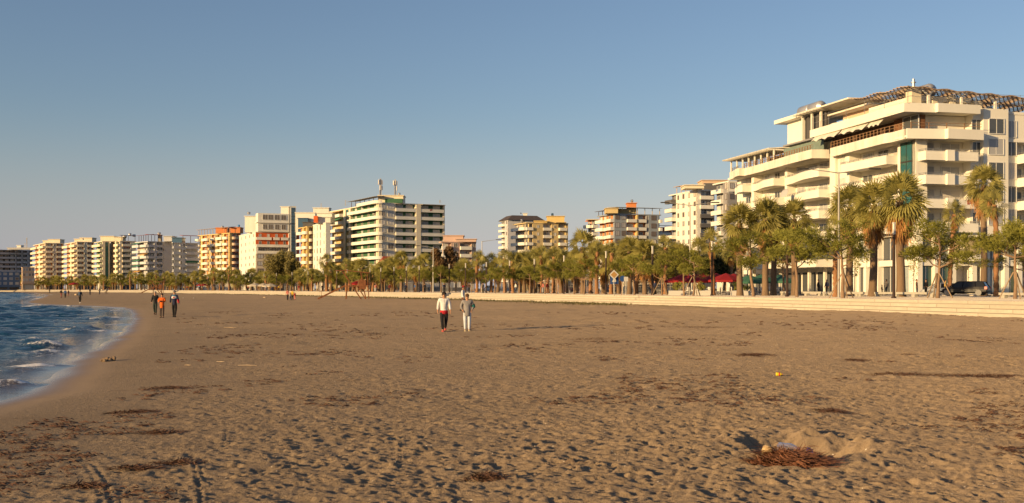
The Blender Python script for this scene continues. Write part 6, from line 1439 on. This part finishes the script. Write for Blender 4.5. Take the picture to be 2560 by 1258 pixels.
# shells and tiny bits of rubbish all over the beach
r = random.Random(77); mb = MB(); xs=[];ys=[]
for i in range(650):
    D = 8.8*math.exp(r.random()*2.0); px = r.uniform(30+2.2*max(0,40-D)*10 if D<30 else 420,2560); xs.append(K(px)*D); ys.append(D)
hz,sz_,_ = sand_h(np.array(xs),np.array(ys))
for x,y,z,s__ in zip(xs,ys,hz,sz_):
    if s__ < 1.5: continue
    q = r.uniform(.006,.013)*(.7+y/30); a = r.uniform(0,3); c_,s_ = math.cos(a)*q,math.sin(a)*q
    mb.add([(x-c_,y-s_,z+.004),(x+s_,y-c_,z+.004),(x+c_,y+s_,z+.006),(x-s_,y+c_,z+.005),(x,y,z+q*.9)],[(0,1,4),(1,2,4),(2,3,4),(3,0,4)])
tag(mb.build('shell_bits', mat('shell_white',(.42,.35,.27),rough=.6,var=.2,scale=5)),'tiny pale shells and litter bits scattered over the sand','shells',kind='stuff')
# loose scraps of weed strewn over the trampled sand
r = random.Random(5); N_ = 9000; DD = 8.6*np.exp(np.array([r.random() for _ in range(N_)])*2.2); PX = np.array([r.uniform(-20,2600) for _ in range(N_)]); X_ = (PX-1280)/F*DD
hz, sz_, _ = sand_h(X_, DD); mk = vnoise(X_*.35, DD*.30, 91)+.5*vnoise(X_*1.3, DD*.9, 92); mb = MB()
for x,y,z,s__,k_ in zip(X_, DD, hz, sz_, mk):
    if s__ < 2.2 or k_ < .19: continue
    for q in range(3):
        a = r.gauss(0,.7); l = r.uniform(.015,.06)*(.8+y/45); c_,s_ = math.cos(a)*l, math.sin(a)*l; xx,yy = x+r.gauss(0,.06), y+r.gauss(0,.05); w_ = .003*(1+y/18); zz = z+.008
        mb.add([(xx-c_,yy-s_-w_,zz),(xx-c_,yy-s_+w_,zz+.004),(xx,yy+w_,zz+.010+w_*2),(xx,yy-w_,zz+.010),(xx+c_,yy+s_+w_,zz+.006),(xx+c_,yy+s_-w_,zz)],[(0,3,2,1),(3,5,4,2)])
tag(mb.build('seaweed_scraps', mat('weed_scraps', (.10,.05,.03), rough=.9, var=.6, scale=6)), 'loose dark seaweed scraps strewn over the sand', 'seaweed', kind='stuff')
# freeze the skinned figures
bpy.context.view_layer.update(); dg = bpy.context.evaluated_depsgraph_get()
new = [(o, bpy.data.meshes.new_from_object(o.evaluated_get(dg), depsgraph=dg)) for o in PEND]
for o, me in new:
    o.modifiers.clear(); o.data = me
    for p in me.polygons: p.use_smooth = True

# more strollers far along the promenade, copied from figures already built
src_ = [o for o in COL.objects if o.name.startswith('person') and o.parent is None and o.location.y > 100]
r = random.Random(12)
for i in range(22):
    s0 = src_[i % len(src_)]; px = 240+i*46+r.uniform(-14,14); X_, Y_, a = row_at(px, r.uniform(2.5,5))
    c_ = copy_tree(s0); c_.location = (X_, Y_, PZ); c_.rotation_euler = (0,0,a+r.choice([1.57,-1.57])+r.uniform(-.3,.3)); c_.scale = (1.68,1.68,1.68)
    tag(c_, 'one of the tiny distant strollers on the promenade, left half of the photo', 'person', 'distant strollers on the promenade')
